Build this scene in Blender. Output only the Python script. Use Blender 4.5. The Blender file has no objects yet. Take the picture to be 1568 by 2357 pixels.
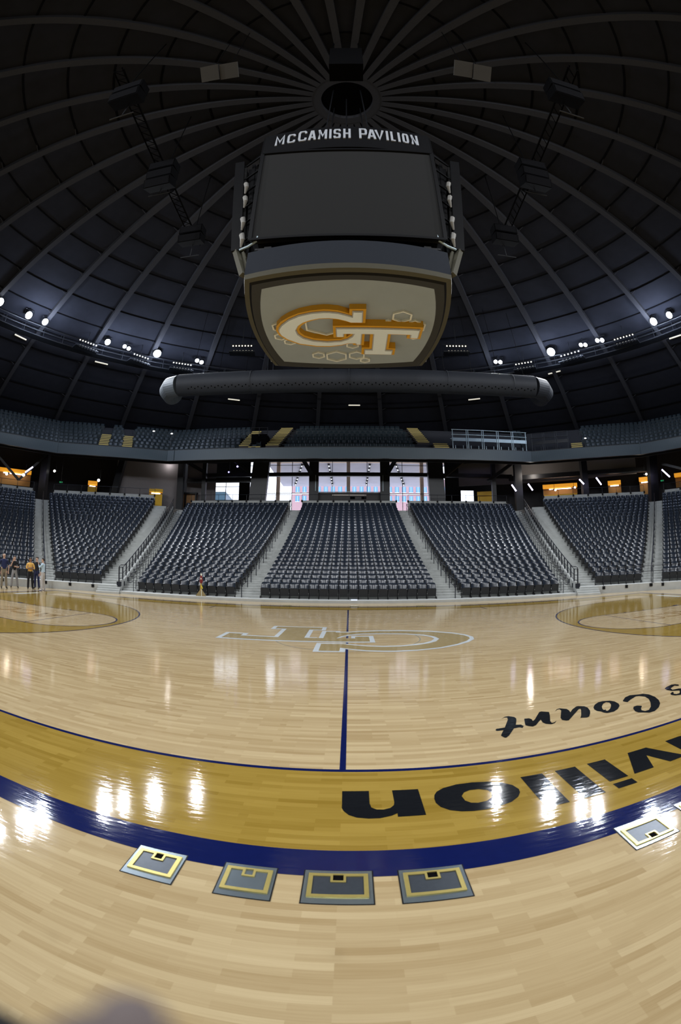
import bpy, bmesh, math, random
from mathutils import Vector, Matrix, noise
import numpy as np

random.seed(7)
SC = bpy.context.scene
COL = SC.collection
PI = math.pi
R = math.radians

# ------------------------------------------------------------------ camera (full-frame fisheye at standing eye height behind the near sideline)
CAM = Vector((0.043, -11.266, 1.790))
PITCH, YAW, ROLL, FPX = 0.12358, -0.020345, 0.0055213, 1037.17
cd = bpy.data.cameras.new('camera')
cam = bpy.data.objects.new('camera', cd)
COL.objects.link(cam)
_f = Vector((math.sin(YAW)*math.cos(PITCH), math.cos(YAW)*math.cos(PITCH), math.sin(PITCH)))
_r = Vector((math.cos(YAW), -math.sin(YAW), 0))
_u = _r.cross(_f)
_R = _r*math.cos(ROLL) + _u*math.sin(ROLL)
_U = _u*math.cos(ROLL) - _r*math.sin(ROLL)
m = Matrix.Identity(4)
for i in range(3):
    m[i][0], m[i][1], m[i][2], m[i][3] = _R[i], _U[i], -_f[i], CAM[i]
cam.matrix_world = m
cd.type = 'PANO'
cd.panorama_type = 'FISHEYE_EQUISOLID'
cd.sensor_fit = 'VERTICAL'
cd.sensor_height = 36.0
cd.sensor_width = 36.0*1568/2357
cd.fisheye_lens = FPX*36.0/2357
cd.fisheye_fov = R(200)
cd.lens = 16
cd.clip_start = 0.01
cd.clip_end = 400
cd.dof.use_dof = True
cd.dof.focus_distance = 22.0
cd.dof.aperture_fstop = 2.8
SC.camera = cam

# ------------------------------------------------------------------ daylight outside the far windows, exposure
SC.view_settings.view_transform = 'Standard'
SC.view_settings.look = 'None'
SC.view_settings.gamma = 1
SC.view_settings.use_curve_mapping = False
SC.view_settings.exposure = 0.0
wd = bpy.data.worlds.new('daylight')
SC.world = wd
wd.use_nodes = True
bg = wd.node_tree.nodes['Background']
bg.inputs[0].default_value = (0.86, 0.90, 1.0, 1)
bg.inputs[1].default_value = 3.1

LAMP_W = 5000.0        # court floodlights hung in a ring under the dome
DOME_C = (0.0, 2.0)     # axis of the round building
LAMP_R, LAMP_Z = 30.1, 22.0

# ------------------------------------------------------------------ helpers
WM = {}
class MB:
    def __init__(s):
        s.v, s.f, s.mi = [], [], []
        s.cur = 0
    def face(s, idx):
        s.f.append(tuple(idx)); s.mi.append(s.cur)
    def add(s, vs, fs):
        o = len(s.v)
        s.v.extend([tuple(p) for p in vs])
        for f in fs:
            s.face([o+i for i in f])
    def hexa(s, p):            # 4 bottom corners then 4 top corners (ccw from above)
        s.add(p, [(3, 2, 1, 0), (4, 5, 6, 7), (0, 1, 5, 4), (1, 2, 6, 5), (2, 3, 7, 6), (3, 0, 4, 7)])
    def box(s, c, d, rz=0.0, M=None):
        x, y, z = d[0]/2, d[1]/2, d[2]/2
        pts = [(-x, -y, -z), (x, -y, -z), (x, y, -z), (-x, y, -z), (-x, -y, z), (x, -y, z), (x, y, z), (-x, y, z)]
        T = M if M is not None else Matrix.Translation(c) @ Matrix.Rotation(rz, 4, 'Z')
        s.hexa([T @ Vector(p) for p in pts])
    def prism(s, poly, z0, z1):
        n = len(poly)
        a = sum(poly[i][0]*poly[(i+1) % n][1]-poly[(i+1) % n][0]*poly[i][1] for i in range(n))
        if a < 0: poly = poly[::-1]
        s.add([(p[0], p[1], z0) for p in poly]+[(p[0], p[1], z1) for p in poly],
              [tuple(range(n))[::-1], tuple(range(n, 2*n))]+[(i, (i+1) % n, n+(i+1) % n, n+i) for i in range(n)])
    def bar(s, p, q, w, h, up=(0, 0, 1)):     # rectangular bar from p to q
        p, q = Vector(p), Vector(q)
        d = (q-p).normalized()
        up = Vector(up)
        if abs(d.dot(up)) > .98: up = Vector((0, 1, 0))
        a = d.cross(up).normalized(); b = a.cross(d)
        c = [(-1, -1), (1, -1), (1, 1), (-1, 1)]
        s.hexa([p+a*x*w/2+b*y*h/2 for x, y in c]+[q+a*x*w/2+b*y*h/2 for x, y in c])
    def tube(s, pts, r, n=8, closed=False, cap=True):
        pts = [Vector(p) for p in pts]
        k = len(pts); rr = r if isinstance(r, (list, tuple)) else [r]*k
        o = len(s.v); prev = None
        for i, p in enumerate(pts):
            if closed: d = pts[(i+1) % k]-pts[i-1]
            else: d = pts[min(i+1, k-1)]-pts[max(i-1, 0)]
            d.normalize()
            if prev is None:
                a = d.cross(Vector((0, 0, 1)))
                if a.length < .05: a = d.cross(Vector((0, 1, 0)))
            else: a = prev-d*prev.dot(d)
            a.normalize(); prev = a; b = d.cross(a)
            for j in range(n):
                t = 2*PI*j/n
                s.v.append(tuple(p+(a*math.cos(t)+b*math.sin(t))*rr[i]))
        for i in range(k if closed else k-1):
            for j in range(n):
                i2 = (i+1) % k
                s.face((o+i*n+j, o+i*n+(j+1) % n, o+i2*n+(j+1) % n, o+i2*n+j))
        if cap and not closed:
            s.face([o+j for j in range(n)][::-1]); s.face([o+(k-1)*n+j for j in range(n)])
    def lathe(s, prof, n=16, M=None):          # prof: (radius, z)
        M = M or Matrix.Identity(4)
        o = len(s.v)
        for r, z in prof:
            for j in range(n):
                t = 2*PI*j/n
                s.v.append(tuple(M @ Vector((r*math.cos(t), r*math.sin(t), z))))
        for i in range(len(prof)-1):
            for j in range(n):
                s.face((o+i*n+j, o+i*n+(j+1) % n, o+(i+1)*n+(j+1) % n, o+(i+1)*n+j))
        s.face([o+j for j in range(n)][::-1]); s.face([o+(len(prof)-1)*n+j for j in range(n)])
    def ell(s, c, d, n=12, k=8, M=None):
        M = M or Matrix.Identity(4)
        o = len(s.v)
        for i in range(1, k):
            a = PI*i/k
            for j in range(n):
                t = 2*PI*j/n
                s.v.append(tuple(M @ Vector((c[0]+d[0]*math.sin(a)*math.cos(t), c[1]+d[1]*math.sin(a)*math.sin(t), c[2]-d[2]*math.cos(a)))))
        s.v.append(tuple(M @ Vector((c[0], c[1], c[2]-d[2])))); s.v.append(tuple(M @ Vector((c[0], c[1], c[2]+d[2]))))
        B, T = len(s.v)-2, len(s.v)-1
        for i in range(k-2):
            for j in range(n):
                s.face((o+i*n+j, o+i*n+(j+1) % n, o+(i+1)*n+(j+1) % n, o+(i+1)*n+j))
        for j in range(n):
            s.face((B, o+(j+1) % n, o+j)); s.face((T, o+(k-2)*n+j, o+(k-2)*n+(j+1) % n))

def wmat(o):
    return WM.get(o.name, Matrix.Identity(4))

def tag(o, label=None, cat=None, group=None, kind=None):
    if label: o['label'] = label
    if cat: o['category'] = cat
    if group: o['group'] = group
    if kind: o['kind'] = kind
    return o

def thing(name, label, cat, loc=(0, 0, 0), rz=0.0, group=None):
    o = bpy.data.objects.new(name, None)
    o.empty_display_size = .1
    COL.objects.link(o)
    o.location = loc; o.rotation_euler = (0, 0, rz)
    WM[o.name] = Matrix.Translation(loc) @ Matrix.Rotation(rz, 4, 'Z')
    return tag(o, label, cat, group)

def obj(name, mb, mat, parent=None, loc=None, smooth=False, local=False):
    """one mesh object; coordinates in mb are world coordinates unless local"""
    me = bpy.data.meshes.new(name)
    if parent is not None: M = wmat(parent)
    elif loc is not None: M = Matrix.Translation(loc)
    else: M = Matrix.Identity(4)
    vs = mb.v
    if not local and (parent is not None or loc is not None):
        inv = M.inverted()
        vs = [tuple(inv @ Vector(p)) for p in vs]
    me.from_pydata(vs, [], mb.f)
    mats = mat if isinstance(mat, (list, tuple)) else [mat]
    for x in mats: me.materials.append(x)
    if len(mats) > 1: me.polygons.foreach_set('material_index', mb.mi)
    if smooth:
        me.polygons.foreach_set('use_smooth', [True]*len(me.polygons))
        try: me.set_sharp_from_angle(angle=R(40))
        except Exception: pass
    me.update()
    o = bpy.data.objects.new(name, me)
    COL.objects.link(o)
    if parent is not None:
        o.parent = parent; WM[o.name] = M
    elif loc is not None:
        o.location = loc; WM[o.name] = M
    return o

def struct(name, mb, mat, smooth=False):
    o = obj(name, mb, mat, smooth=smooth)
    o['kind'] = 'structure'
    return o

def dup(o, parent=None):
    c = o.copy(); COL.objects.link(c)
    if parent is not None: c.parent = parent
    for ch in list(o.children): dup(ch, c)
    return c

def fill2d(name, loops, mat, z, parent=None, depth=0.0, xf=None):
    """flat (or extruded) filled shape from closed outlines; inner outlines become holes"""
    cu = bpy.data.curves.new('outline', 'CURVE')
    cu.dimensions = '2D'; cu.fill_mode = 'BOTH'; cu.extrude = depth/2
    if depth == 0: cu.fill_mode = 'FRONT'
    for lp in loops:
        sp = cu.splines.new('POLY'); sp.points.add(len(lp)-1); sp.use_cyclic_u = True
        for p, q in zip(sp.points, lp): p.co = (q[0], q[1], 0, 1)
    t = bpy.data.objects.new('tmp_outline', cu); COL.objects.link(t)
    dg = bpy.context.evaluated_depsgraph_get()
    me = bpy.data.meshes.new_from_object(t.evaluated_get(dg))
    bpy.data.objects.remove(t); bpy.data.curves.remove(cu)
    mb = MB()
    mb.v = [(v.co.x, v.co.y, v.co.z+z) for v in me.vertices]
    mb.f = [tuple(p.vertices) for p in me.polygons]; mb.mi = [0]*len(mb.f)
    bpy.data.meshes.remove(me)
    if xf: mb.v = [xf(p) for p in mb.v]
    return obj(name, mb, mat, parent)

# ------------------------------------------------------------------ materials (all node based)
def mat(name, col, rough=.5, metal=0.0, var=0.0, vscale=8.0, bump=0.0, bscale=60.0, emit=None, estr=0.0, coat=0.0, spec=.5):
    mt = bpy.data.materials.new(name); mt.use_nodes = True
    nt = mt.node_tree; b = nt.nodes['Principled BSDF']
    b.inputs['Base Color'].default_value = (*col, 1)
    b.inputs['Roughness'].default_value = rough; b.inputs['Metallic'].default_value = metal
    b.inputs['Coat Weight'].default_value = coat
    b.inputs['Specular IOR Level'].default_value = spec
    tc = nt.nodes.new('ShaderNodeTexCoord')
    if var > 0:
        n = nt.nodes.new('ShaderNodeTexNoise'); n.inputs['Scale'].default_value = vscale; n.inputs['Detail'].default_value = 5
        nt.links.new(tc.outputs['Object'], n.inputs['Vector'])
        mx = nt.nodes.new('ShaderNodeMix'); mx.data_type = 'RGBA'
        mx.inputs[6].default_value = (*[c*(1-var) for c in col], 1)
        mx.inputs[7].default_value = (*[min(1, c*(1+var)) for c in col], 1)
        nt.links.new(n.outputs[0], mx.inputs[0]); nt.links.new(mx.outputs[2], b.inputs['Base Color'])
    if bump > 0:
        n2 = nt.nodes.new('ShaderNodeTexNoise'); n2.inputs['Scale'].default_value = bscale
        nt.links.new(tc.outputs['Object'], n2.inputs['Vector'])
        bp = nt.nodes.new('ShaderNodeBump'); bp.inputs['Strength'].default_value = bump; bp.inputs['Distance'].default_value = .01
        nt.links.new(n2.outputs[0], bp.inputs['Height']); nt.links.new(bp.outputs[0], b.inputs['Normal'])
    if emit:
        b.inputs['Emission Color'].default_value = (*emit, 1); b.inputs['Emission Strength'].default_value = estr
    return mt

def wood(name, light, dark, tint=1.0):
    """lacquered maple strip floor: staggered strips along x under a gloss coat"""
    mt = bpy.data.materials.new(name); mt.use_nodes = True
    nt = mt.node_tree; L = nt.links; b = nt.nodes['Principled BSDF']
    tc = nt.nodes.new('ShaderNodeTexCoord')
    br = nt.nodes.new('ShaderNodeTexBrick')
    br.offset = .37; br.offset_frequency = 2; br.squash = 1.0
    br.inputs['Color1'].default_value = (0, 0, 0, 1); br.inputs['Color2'].default_value = (1, 1, 1, 1)
    br.inputs['Mortar'].default_value = (.35, .35, .35, 1)
    br.inputs['Scale'].default_value = 1.0; br.inputs['Mortar Size'].default_value = .0005
    br.inputs['Brick Width'].default_value = .47; br.inputs['Row Height'].default_value = .057
    L.new(tc.outputs['Object'], br.inputs['Vector'])
    # second strip pattern, longer, so that lengths differ
    br2 = nt.nodes.new('ShaderNodeTexBrick'); br2.offset = .61; br2.offset_frequency = 3
    br2.inputs['Color1'].default_value = (0, 0, 0, 1); br2.inputs['Color2'].default_value = (1, 1, 1, 1)
    br2.inputs['Mortar'].default_value = (.5, .5, .5, 1); br2.inputs['Scale'].default_value = 1.0
    br2.inputs['Mortar Size'].default_value = .0; br2.inputs['Brick Width'].default_value = 1.17; br2.inputs['Row Height'].default_value = .057
    L.new(tc.outputs['Object'], br2.inputs['Vector'])
    mp = nt.nodes.new('ShaderNodeMapping'); mp.inputs['Scale'].default_value = (2.0, 55.0, 1)
    L.new(tc.outputs['Object'], mp.inputs['Vector'])
    gr = nt.nodes.new('ShaderNodeTexNoise'); gr.inputs['Scale'].default_value = 1.0; gr.inputs['Detail'].default_value = 6; gr.inputs['Roughness'].default_value = .62
    L.new(mp.outputs[0], gr.inputs['Vector'])
    mp2 = nt.nodes.new('ShaderNodeMapping'); mp2.inputs['Scale'].default_value = (.6, 3.0, 1)
    L.new(tc.outputs['Object'], mp2.inputs['Vector'])
    bl = nt.nodes.new('ShaderNodeTexNoise'); bl.inputs['Scale'].default_value = 1.0; bl.inputs['Detail'].default_value = 3
    L.new(mp2.outputs[0], bl.inputs['Vector'])
    def mth(op, a, bb):
        n = nt.nodes.new('ShaderNodeMath'); n.operation = op
        for i, x in enumerate((a, bb)):
            if isinstance(x, (int, float)): n.inputs[i].default_value = x
            else: L.new(x, n.inputs[i])
        return n.outputs[0]
    s = mth('ADD', mth('MULTIPLY', br.outputs['Color'], .36), mth('MULTIPLY', br2.outputs['Color'], .26))
    s = mth('ADD', s, mth('MULTIPLY', gr.outputs[0], .55))
    s = mth('ADD', s, mth('MULTIPLY', bl.outputs[0], .25))
    s = mth('SUBTRACT', s, .20)
    mx = nt.nodes.new('ShaderNodeMix'); mx.data_type = 'RGBA'; mx.clamp_factor = True
    mx.inputs[6].default_value = (*dark, 1); mx.inputs[7].default_value = (*light, 1)
    L.new(s, mx.inputs[0])
    L.new(mx.outputs[2], b.inputs['Base Color'])
    b.inputs['Roughness'].default_value = .42
    b.inputs['Specular IOR Level'].default_value = 0.0
    gloss(nt, b, tc)
    return mt

def gloss(nt, b, tc, rough=.065, weight=1.0):
    """polyurethane coat with the faint ripple of sanded strips"""
    L = nt.links
    b.inputs['Coat Weight'].default_value = weight; b.inputs['Coat Roughness'].default_value = rough
    b.inputs['Coat IOR'].default_value = 1.5
    mp = nt.nodes.new('ShaderNodeMapping'); mp.inputs['Scale'].default_value = (5.0, 26.0, 1)
    L.new(tc.outputs['Object'], mp.inputs['Vector'])
    n = nt.nodes.new('ShaderNodeTexNoise'); n.inputs['Scale'].default_value = 1.0; n.inputs['Detail'].default_value = 4
    L.new(mp.outputs[0], n.inputs['Vector'])
    bp = nt.nodes.new('ShaderNodeBump'); bp.inputs['Strength'].default_value = .25; bp.inputs['Distance'].default_value = .004
    L.new(n.outputs[0], bp.inputs['Height'])
    L.new(bp.outputs[0], b.inputs['Coat Normal'])

def paint(name, col):
    mt = bpy.data.materials.new(name); mt.use_nodes = True
    nt = mt.node_tree; b = nt.nodes['Principled BSDF']
    tc = nt.nodes.new('ShaderNodeTexCoord')
    n = nt.nodes.new('ShaderNodeTexNoise'); n.inputs['Scale'].default_value = 14; n.inputs['Detail'].default_value = 6
    nt.links.new(tc.outputs['Object'], n.inputs['Vector'])
    mx = nt.nodes.new('ShaderNodeMix'); mx.data_type = 'RGBA'
    mx.inputs[6].default_value = (*[c*.88 for c in col], 1); mx.inputs[7].default_value = (*[min(1, c*1.12) for c in col], 1)
    nt.links.new(n.outputs[0], mx.inputs[0]); nt.links.new(mx.outputs[2], b.inputs['Base Color'])
    b.inputs['Roughness'].default_value = .5; b.inputs['Specular IOR Level'].default_value = 0.0
    gloss(nt, b, tc)
    return mt

M = {}
M['maple'] = wood('maple_strip_floor', (.63, .495, .285), (.36, .245, .112))
M['gold_wood'] = wood('gold_stained_maple', (.42, .285, .062), (.235, .142, .016))
M['navy_paint'] = paint('navy_floor_paint', (.006, .011, .075))
M['black_paint'] = paint('black_floor_paint', (.009, .010, .012))
M['white_paint'] = paint('white_floor_paint', (.62, .66, .68))
M['logo_gold'] = paint('logo_gold_paint', (.36, .27, .12))
M['line_grey'] = paint('grey_floor_line', (.30, .27, .20))
M['tan_paint'] = paint('tan_floor_paint', (.36, .23, .09))
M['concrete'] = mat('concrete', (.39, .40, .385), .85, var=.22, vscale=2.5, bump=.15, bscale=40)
M['concrete_dark'] = mat('dark_concrete', (.24, .22, .20), .9, var=.2, vscale=3)  # darker concrete for the concourse slab
M['seat'] = mat('black_seat_plastic', (.016, .022, .034), .22, spec=.5)
M['seat_pan'] = mat('black_seat_underside', (.012, .012, .013), .55)
M['seat_metal'] = mat('black_seat_bracket', (.008, .008, .009), .5, metal=.3)
M['balcony_seat'] = mat('teal_black_seat', (.012, .021, .026), .45)
M['black_steel'] = mat('black_steel', (.010, .011, .014), .45, var=.2)
M['rail'] = mat('dark_rail_paint', (.012, .014, .022), .4)
M['galv'] = mat('galvanised_rail', (.50, .61, .66), .45, metal=.4, var=.15)
M['dome'] = mat('dome_panel', (.024, .025, .032), .95, var=.2, vscale=1.2, spec=.1)
M['dome_rib'] = mat('dome_rib', (.048, .048, .053), .9, var=.1, spec=.1)
M['dome_seam'] = mat('dome_seam', (.006, .006, .007), .95, spec=.05)
M['void'] = mat('dark_void', (.003, .003, .0035), .95, spec=.05)
M['dark_wall'] = mat('dark_wall', (.022, .023, .028), .85, var=.2)
M['grey_wall'] = mat('grey_wall', (.22, .205, .215), .85, var=.05)
M['ceil_dark'] = mat('black_soffit', (.014, .014, .016), .9)
M['duct'] = mat('dark_duct', (.024, .027, .034), .6, metal=.1, var=.1, spec=.3)
M['duct_bright'] = mat('pale_duct', (.10, .115, .13), .5, metal=.2)  # paler duct colour, used on the left elbow
M['wood_brown'] = mat('brown_timber', (.56, .39, .27), .6, var=.25, vscale=6)
M['brick'] = None
M['yellow'] = mat('yellow_panel', (.80, .46, .01), .5)
M['orange'] = mat('orange_sign', (.75, .33, .02), .5, emit=(1, .40, .02), estr=.55)
M['tube'] = mat('fluorescent_tube', (.9, .9, 1), .3, emit=(.86, .84, 1.0), estr=9.0)
M['blue_tube'] = mat('cold_tube', (.9, .9, 1), .3, emit=(.62, .58, 1.0), estr=9.0)
M['strip'] = mat('warm_strip_lens', (.9, .85, .7), .3, emit=(1, .93, .74), estr=.55)
M['bulb'] = mat('lamp_bulb', (.9, .85, .7), .2, emit=(1, .92, .72), estr=2.2)
M['lens'] = mat('floodlight_lens', (1, 1, 1), .2, emit=(.88, .93, 1.0), estr=75.0)
M['lens_small'] = mat('small_floodlight_lens', (1, 1, 1), .2, emit=(.86, .88, 1.0), estr=40.0)
M['blue_led'] = mat('blue_led', (.3, .3, 1), .2, emit=(.35, .30, 1.0), estr=6.0)
M['white_led'] = mat('white_led', (1, 1, 1), .2, emit=(1, .97, .9), estr=4.0)
M['green_led'] = mat('green_exit', (0, .3, .1), .4, emit=(.02, .8, .25), estr=.5)
M['screen'] = mat('unlit_led_screen', (.021, .021, .021), .8, var=.05, vscale=120, spec=.15)
M['led_band'] = mat('unlit_led_ring', (.024, .028, .037), .75, var=.08, vscale=90, spec=.15)
M['bezel'] = mat('black_bezel', (.004, .004, .005), .5, spec=.2)
M['trim_tan'] = mat('bronze_trim', (.085, .080, .058), .6, var=.05, spec=.2)
M['trim_grey'] = mat('dark_grey_trim', (.045, .046, .048), .7, spec=.2)
M['soffit'] = mat('pale_soffit_panel', (.315, .365, .42), .7, var=.06, vscale=2)
M['logo_yellow'] = mat('golden_letter_side', (.72, .37, .015), .4)
M['logo_white'] = mat('white_letter_face', (.84, .92, .99), .4)
M['logo_bevel'] = mat('grey_letter_bevel', (.46, .46, .50), .5)
M['hex'] = mat('cream_hexagon', (.80, .82, .78), .45)
M['letter'] = mat('white_sign_letter', (.42, .44, .47), .5, emit=(.8, .85, 1), estr=.02)  # slight glow put in so the letters read brighter
M['cable'] = mat('white_cable', (.30, .29, .27), .6, metal=.1)
M['steel_plate'] = mat('brushed_floor_plate', (.30, .36, .40), .22, metal=.75, var=.1, vscale=20)
M['carpet'] = mat('dark_plate_inset', (.07, .082, .10), .35, metal=.5, var=.15, vscale=30)
M['brass'] = mat('brass_frame', (.62, .50, .16), .32, metal=.6, var=.1, vscale=20)
M['yellow_nosing'] = mat('yellow_step_nosing', (.55, .42, .12), .7)
M['stair_dark'] = mat('dark_stair_riser', (.05, .04, .03), .8)
M['paper'] = mat('white_paper', (.75, .80, .9), .6)
M['skin'] = mat('skin', (.52, .33, .24), .5, var=.08)
M['skin2'] = mat('brown_skin', (.24, .13, .08), .5, var=.08)
M['navy_shirt'] = mat('navy_cloth', (.010, .016, .065), .85, var=.2)
M['khaki'] = mat('khaki_cloth', (.20, .17, .12), .9, var=.15)
M['black_cloth'] = mat('black_cloth', (.008, .008, .010), .9, var=.2)
M['grey_cloth'] = mat('grey_cloth', (.25, .25, .26), .9, var=.15)
M['yellow_cloth'] = mat('yellow_cloth', (.74, .42, .10), .85, var=.1)
M['ltblue_cloth'] = mat('light_blue_cloth', (.45, .58, .68), .85, var=.1)
M['beige_cloth'] = mat('beige_cloth', (.46, .43, .40), .9, var=.1)
M['hair_dark'] = mat('dark_hair', (.02, .015, .012), .6)
M['hair_grey'] = mat('grey_hair', (.35, .32, .28), .6)
M['shoe'] = mat('dark_shoe', (.015, .014, .014), .4)
M['eye'] = mat('eye', (.02, .02, .02), .2)
M['white_cloth'] = mat('white_cloth', (.7, .7, .72), .8)
M['straw'] = mat('tan_bristle', (.26, .19, .08), .9, var=.3, vscale=60)
M['yellow_plastic'] = mat('yellow_plastic', (.75, .62, .05), .4)
M['ochre'] = mat('ochre_handle', (.40, .25, .04), .5)
M['maroon'] = mat('maroon_cloth', (.18, .012, .012), .8, var=.15)
M['cream'] = mat('cream_cloth', (.70, .68, .52), .7)
M['finger'] = mat('mauve_grey_skin', (.145, .112, .105), .6, var=.08, vscale=60)  # mauve-grey skin tone
M['sleeve'] = mat('black_sleeve', (.01, .01, .012), .8, var=.2, vscale=60)

def seam_panel(name, col, w, axis='X', depth=.3, rough=.5):
    mt = bpy.data.materials.new(name); mt.use_nodes = True
    nt = mt.node_tree; b = nt.nodes['Principled BSDF']
    tc = nt.nodes.new('ShaderNodeTexCoord'); wv = nt.nodes.new('ShaderNodeTexWave')
    wv.bands_direction = axis; wv.inputs['Scale'].default_value = w
    nt.links.new(tc.outputs['Object'], wv.inputs['Vector'])
    mx = nt.nodes.new('ShaderNodeMix'); mx.data_type = 'RGBA'
    mx.inputs[6].default_value = (*[c*(1-depth) for c in col], 1); mx.inputs[7].default_value = (*col, 1)
    nt.links.new(wv.outputs[0], mx.inputs[0]); nt.links.new(mx.outputs[2], b.inputs['Base Color'])
    b.inputs['Roughness'].default_value = rough
    return mt
M['ribbon'] = seam_panel('unlit_ribbon_board', (.038, .062, .080), 3.0, 'X', .25, .45)

def brick_mat():
    mt = bpy.data.materials.new('pink_brick_facade'); mt.use_nodes = True
    nt = mt.node_tree; b = nt.nodes['Principled BSDF']
    tc = nt.nodes.new('ShaderNodeTexCoord')
    mp = nt.nodes.new('ShaderNodeMapping'); mp.inputs['Rotation'].default_value = (R(90), 0, 0)
    br = nt.nodes.new('ShaderNodeTexBrick'); br.inputs['Scale'].default_value = 2.0
    br.inputs['Color1'].default_value = (.40, .235, .26, 1); br.inputs['Color2'].default_value = (.36, .20, .225, 1); br.inputs['Mortar'].default_value = (.4, .33, .33, 1)
    nt.links.new(tc.outputs['Object'], mp.inputs[0]); nt.links.new(mp.outputs[0], br.inputs['Vector'])
    nt.links.new(br.outputs['Color'], b.inputs['Base Color']); b.inputs['Roughness'].default_value = .9
    return mt
M['brick'] = brick_mat()
M['win_blue'] = mat('blue_window_glass', (.10, .27, .46), .15)
M['white_trim'] = mat('white_stone', (.8, .8, .8), .8)
M['quilt'] = mat('quilted_white_ceiling', (.33, .325, .40), .8, var=.18, vscale=.5, bump=.8, bscale=.8)
M['teal_glass'] = mat('teal_facade', (.02, .065, .10), .4, var=.1)

def glass_mat():
    mt = bpy.data.materials.new('clear_pane'); mt.use_nodes = True
    nt = mt.node_tree; nt.nodes.clear()
    o = nt.nodes.new('ShaderNodeOutputMaterial'); tr = nt.nodes.new('ShaderNodeBsdfTransparent'); gl = nt.nodes.new('ShaderNodeBsdfGlossy')
    gl.inputs['Roughness'].default_value = .02; tr.inputs[0].default_value = (.93, .95, .98, 1)
    fr = nt.nodes.new('ShaderNodeFresnel'); fr.inputs[0].default_value = 1.45
    mx = nt.nodes.new('ShaderNodeMixShader')
    nt.links.new(fr.outputs[0], mx.inputs[0]); nt.links.new(tr.outputs[0], mx.inputs[1]); nt.links.new(gl.outputs[0], mx.inputs[2]); nt.links.new(mx.outputs[0], o.inputs[0])
    return mt
M['glass'] = glass_mat()

# ================================================================== THE SETTING
# ---- floor
mb = MB()
mb.add([(-60, -60, 0), (60, -60, 0), (60, 60, 0), (-60, 60, 0)], [(0, 1, 2, 3)])
FLOOR = struct('floor', mb, M['maple'])

def frame_quads(mb, xi, yi, xo, yo, z):
    for a in ((-xo, -yo, xo, -yi), (-xo, yi, xo, yo), (-xo, -yi, -xi, yi), (xi, -yi, xo, yi)):
        mb.add([(a[0], a[1], z), (a[2], a[1], z), (a[2], a[3], z), (a[0], a[3], z)], [(0, 1, 2, 3)])
def fpart(name, mb, mt):
    o = obj(name, mb, mt, FLOOR); return o
HX, HY = 14.325, 7.62
mb = MB(); frame_quads(mb, HX, HY, 15.6, 8.90, .0012); fpart('stained_apron', mb, M['gold_wood'])
mb = MB(); frame_quads(mb, 15.6, 8.90, 15.89, 9.185, .0020); fpart('border_stripe', mb, M['navy_paint'])
mb = MB(); frame_quads(mb, HX, HY, HX+.05, HY+.05, .0020); fpart('sideline', mb, M['navy_paint'])
mb = MB(); mb.add([(-.027, -HY, .0026), (.027, -HY, .0026), (.027, HY, .0026), (-.027, HY, .0026)], [(0, 1, 2, 3)])
fpart('midcourt_line', mb, M['navy_paint'])
def ring(mb, cx, r0, r1, a0, a1, z, n=96):
    o = len(mb.v)
    for i in range(n+1):
        t = a0+(a1-a0)*i/n
        mb.v.append((cx+r0*math.cos(t), r0*math.sin(t), z)); mb.v.append((cx+r1*math.cos(t), r1*math.sin(t), z))
    for i in range(n): mb.face((o+2*i, o+2*i+1, o+2*i+3, o+2*i+2))
mb = MB(); ring(mb, 0, 1.81, 1.84, 0, 2*PI, .0020); fpart('centre_circle', mb, M['line_grey'])
for sx in (-1, 1):
    bx = sx*12.725; fx = sx*8.535
    a0, a1 = (PI/2, 3*PI/2) if sx > 0 else (-PI/2, PI/2)
    # gold area inside the three-point line
    pts = [(bx+6.30*math.cos(a0+(a1-a0)*i/64), 6.30*math.sin(a0+(a1-a0)*i/64)) for i in range(65)]
    pts = [(sx*HX, pts[0][1])]+pts+[(sx*HX, pts[-1][1])]
    fill2d('stained_arc_area', [pts], M['gold_wood'], .0012, FLOOR)
    mb = MB(); ring(mb, bx, 6.275, 6.325, a0, a1, .0026)
    for y in (-6.30, 6.30):
        mb.add([(bx, y-.025, .0026), (sx*HX, y-.025, .0026), (sx*HX, y+.025, .0026), (bx, y+.025, .0026)], [(0, 1, 2, 3) if sx > 0 else (3, 2, 1, 0)])
    fpart('three_point_line', mb, M['navy_paint'])
    # pale lane and free-throw circle
    key = [(sx*HX, -1.83), (fx, -1.83)]
    key += [(fx+1.83*math.cos(t), 1.83*math.sin(t)) for t in [(-PI/2-PI*i/32 if sx > 0 else -PI/2+PI*i/32) for i in range(1, 32)]]
    key += [(fx, 1.83), (sx*HX, 1.83)]
    fill2d('pale_lane', [key], M['maple'], .0018, FLOOR)
    mb = MB(); ring(mb, fx, 1.805, 1.855, a0, a1, .0026)
    for y in (-1.83, 1.83):
        mb.add([(fx, y-.025, .0026), (sx*HX, y-.025, .0026), (sx*HX, y+.025, .0026), (fx, y+.025, .0026)], [(0, 1, 2, 3) if sx > 0 else (3, 2, 1, 0)])
        for k in (2.2, 3.0, 3.9, 4.8):
            x = sx*(HX-k)
            mb.box((x, y+(.09 if y > 0 else -.09), .0026), (.06 if k > 2.5 else .3, .18, .0004))
    mb.add([(fx-.02, -1.83, .0026), (fx+.02, -1.83, .0026), (fx+.02, 1.83, .0026), (fx-.02, 1.83, .0026)], [(0, 1, 2, 3)])
    fpart('lane_line', mb, M['navy_paint'])
    mb = MB()
    for sy in (-1, 1):
        mb.box((sx*5.78, sy*7.35, .0026), (.05, .95, .0006))
    fpart('coaching_box_line', mb, M['navy_paint'])
    mb = MB(); mb.box((sx*15.0, 5.6, .0026), (.34, 1.9, .0006)); mb.box((sx*15.0, -5.6, .0026), (.34, 1.9, .0006))
    fpart('baseline_band', mb, M['white_paint'])

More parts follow.
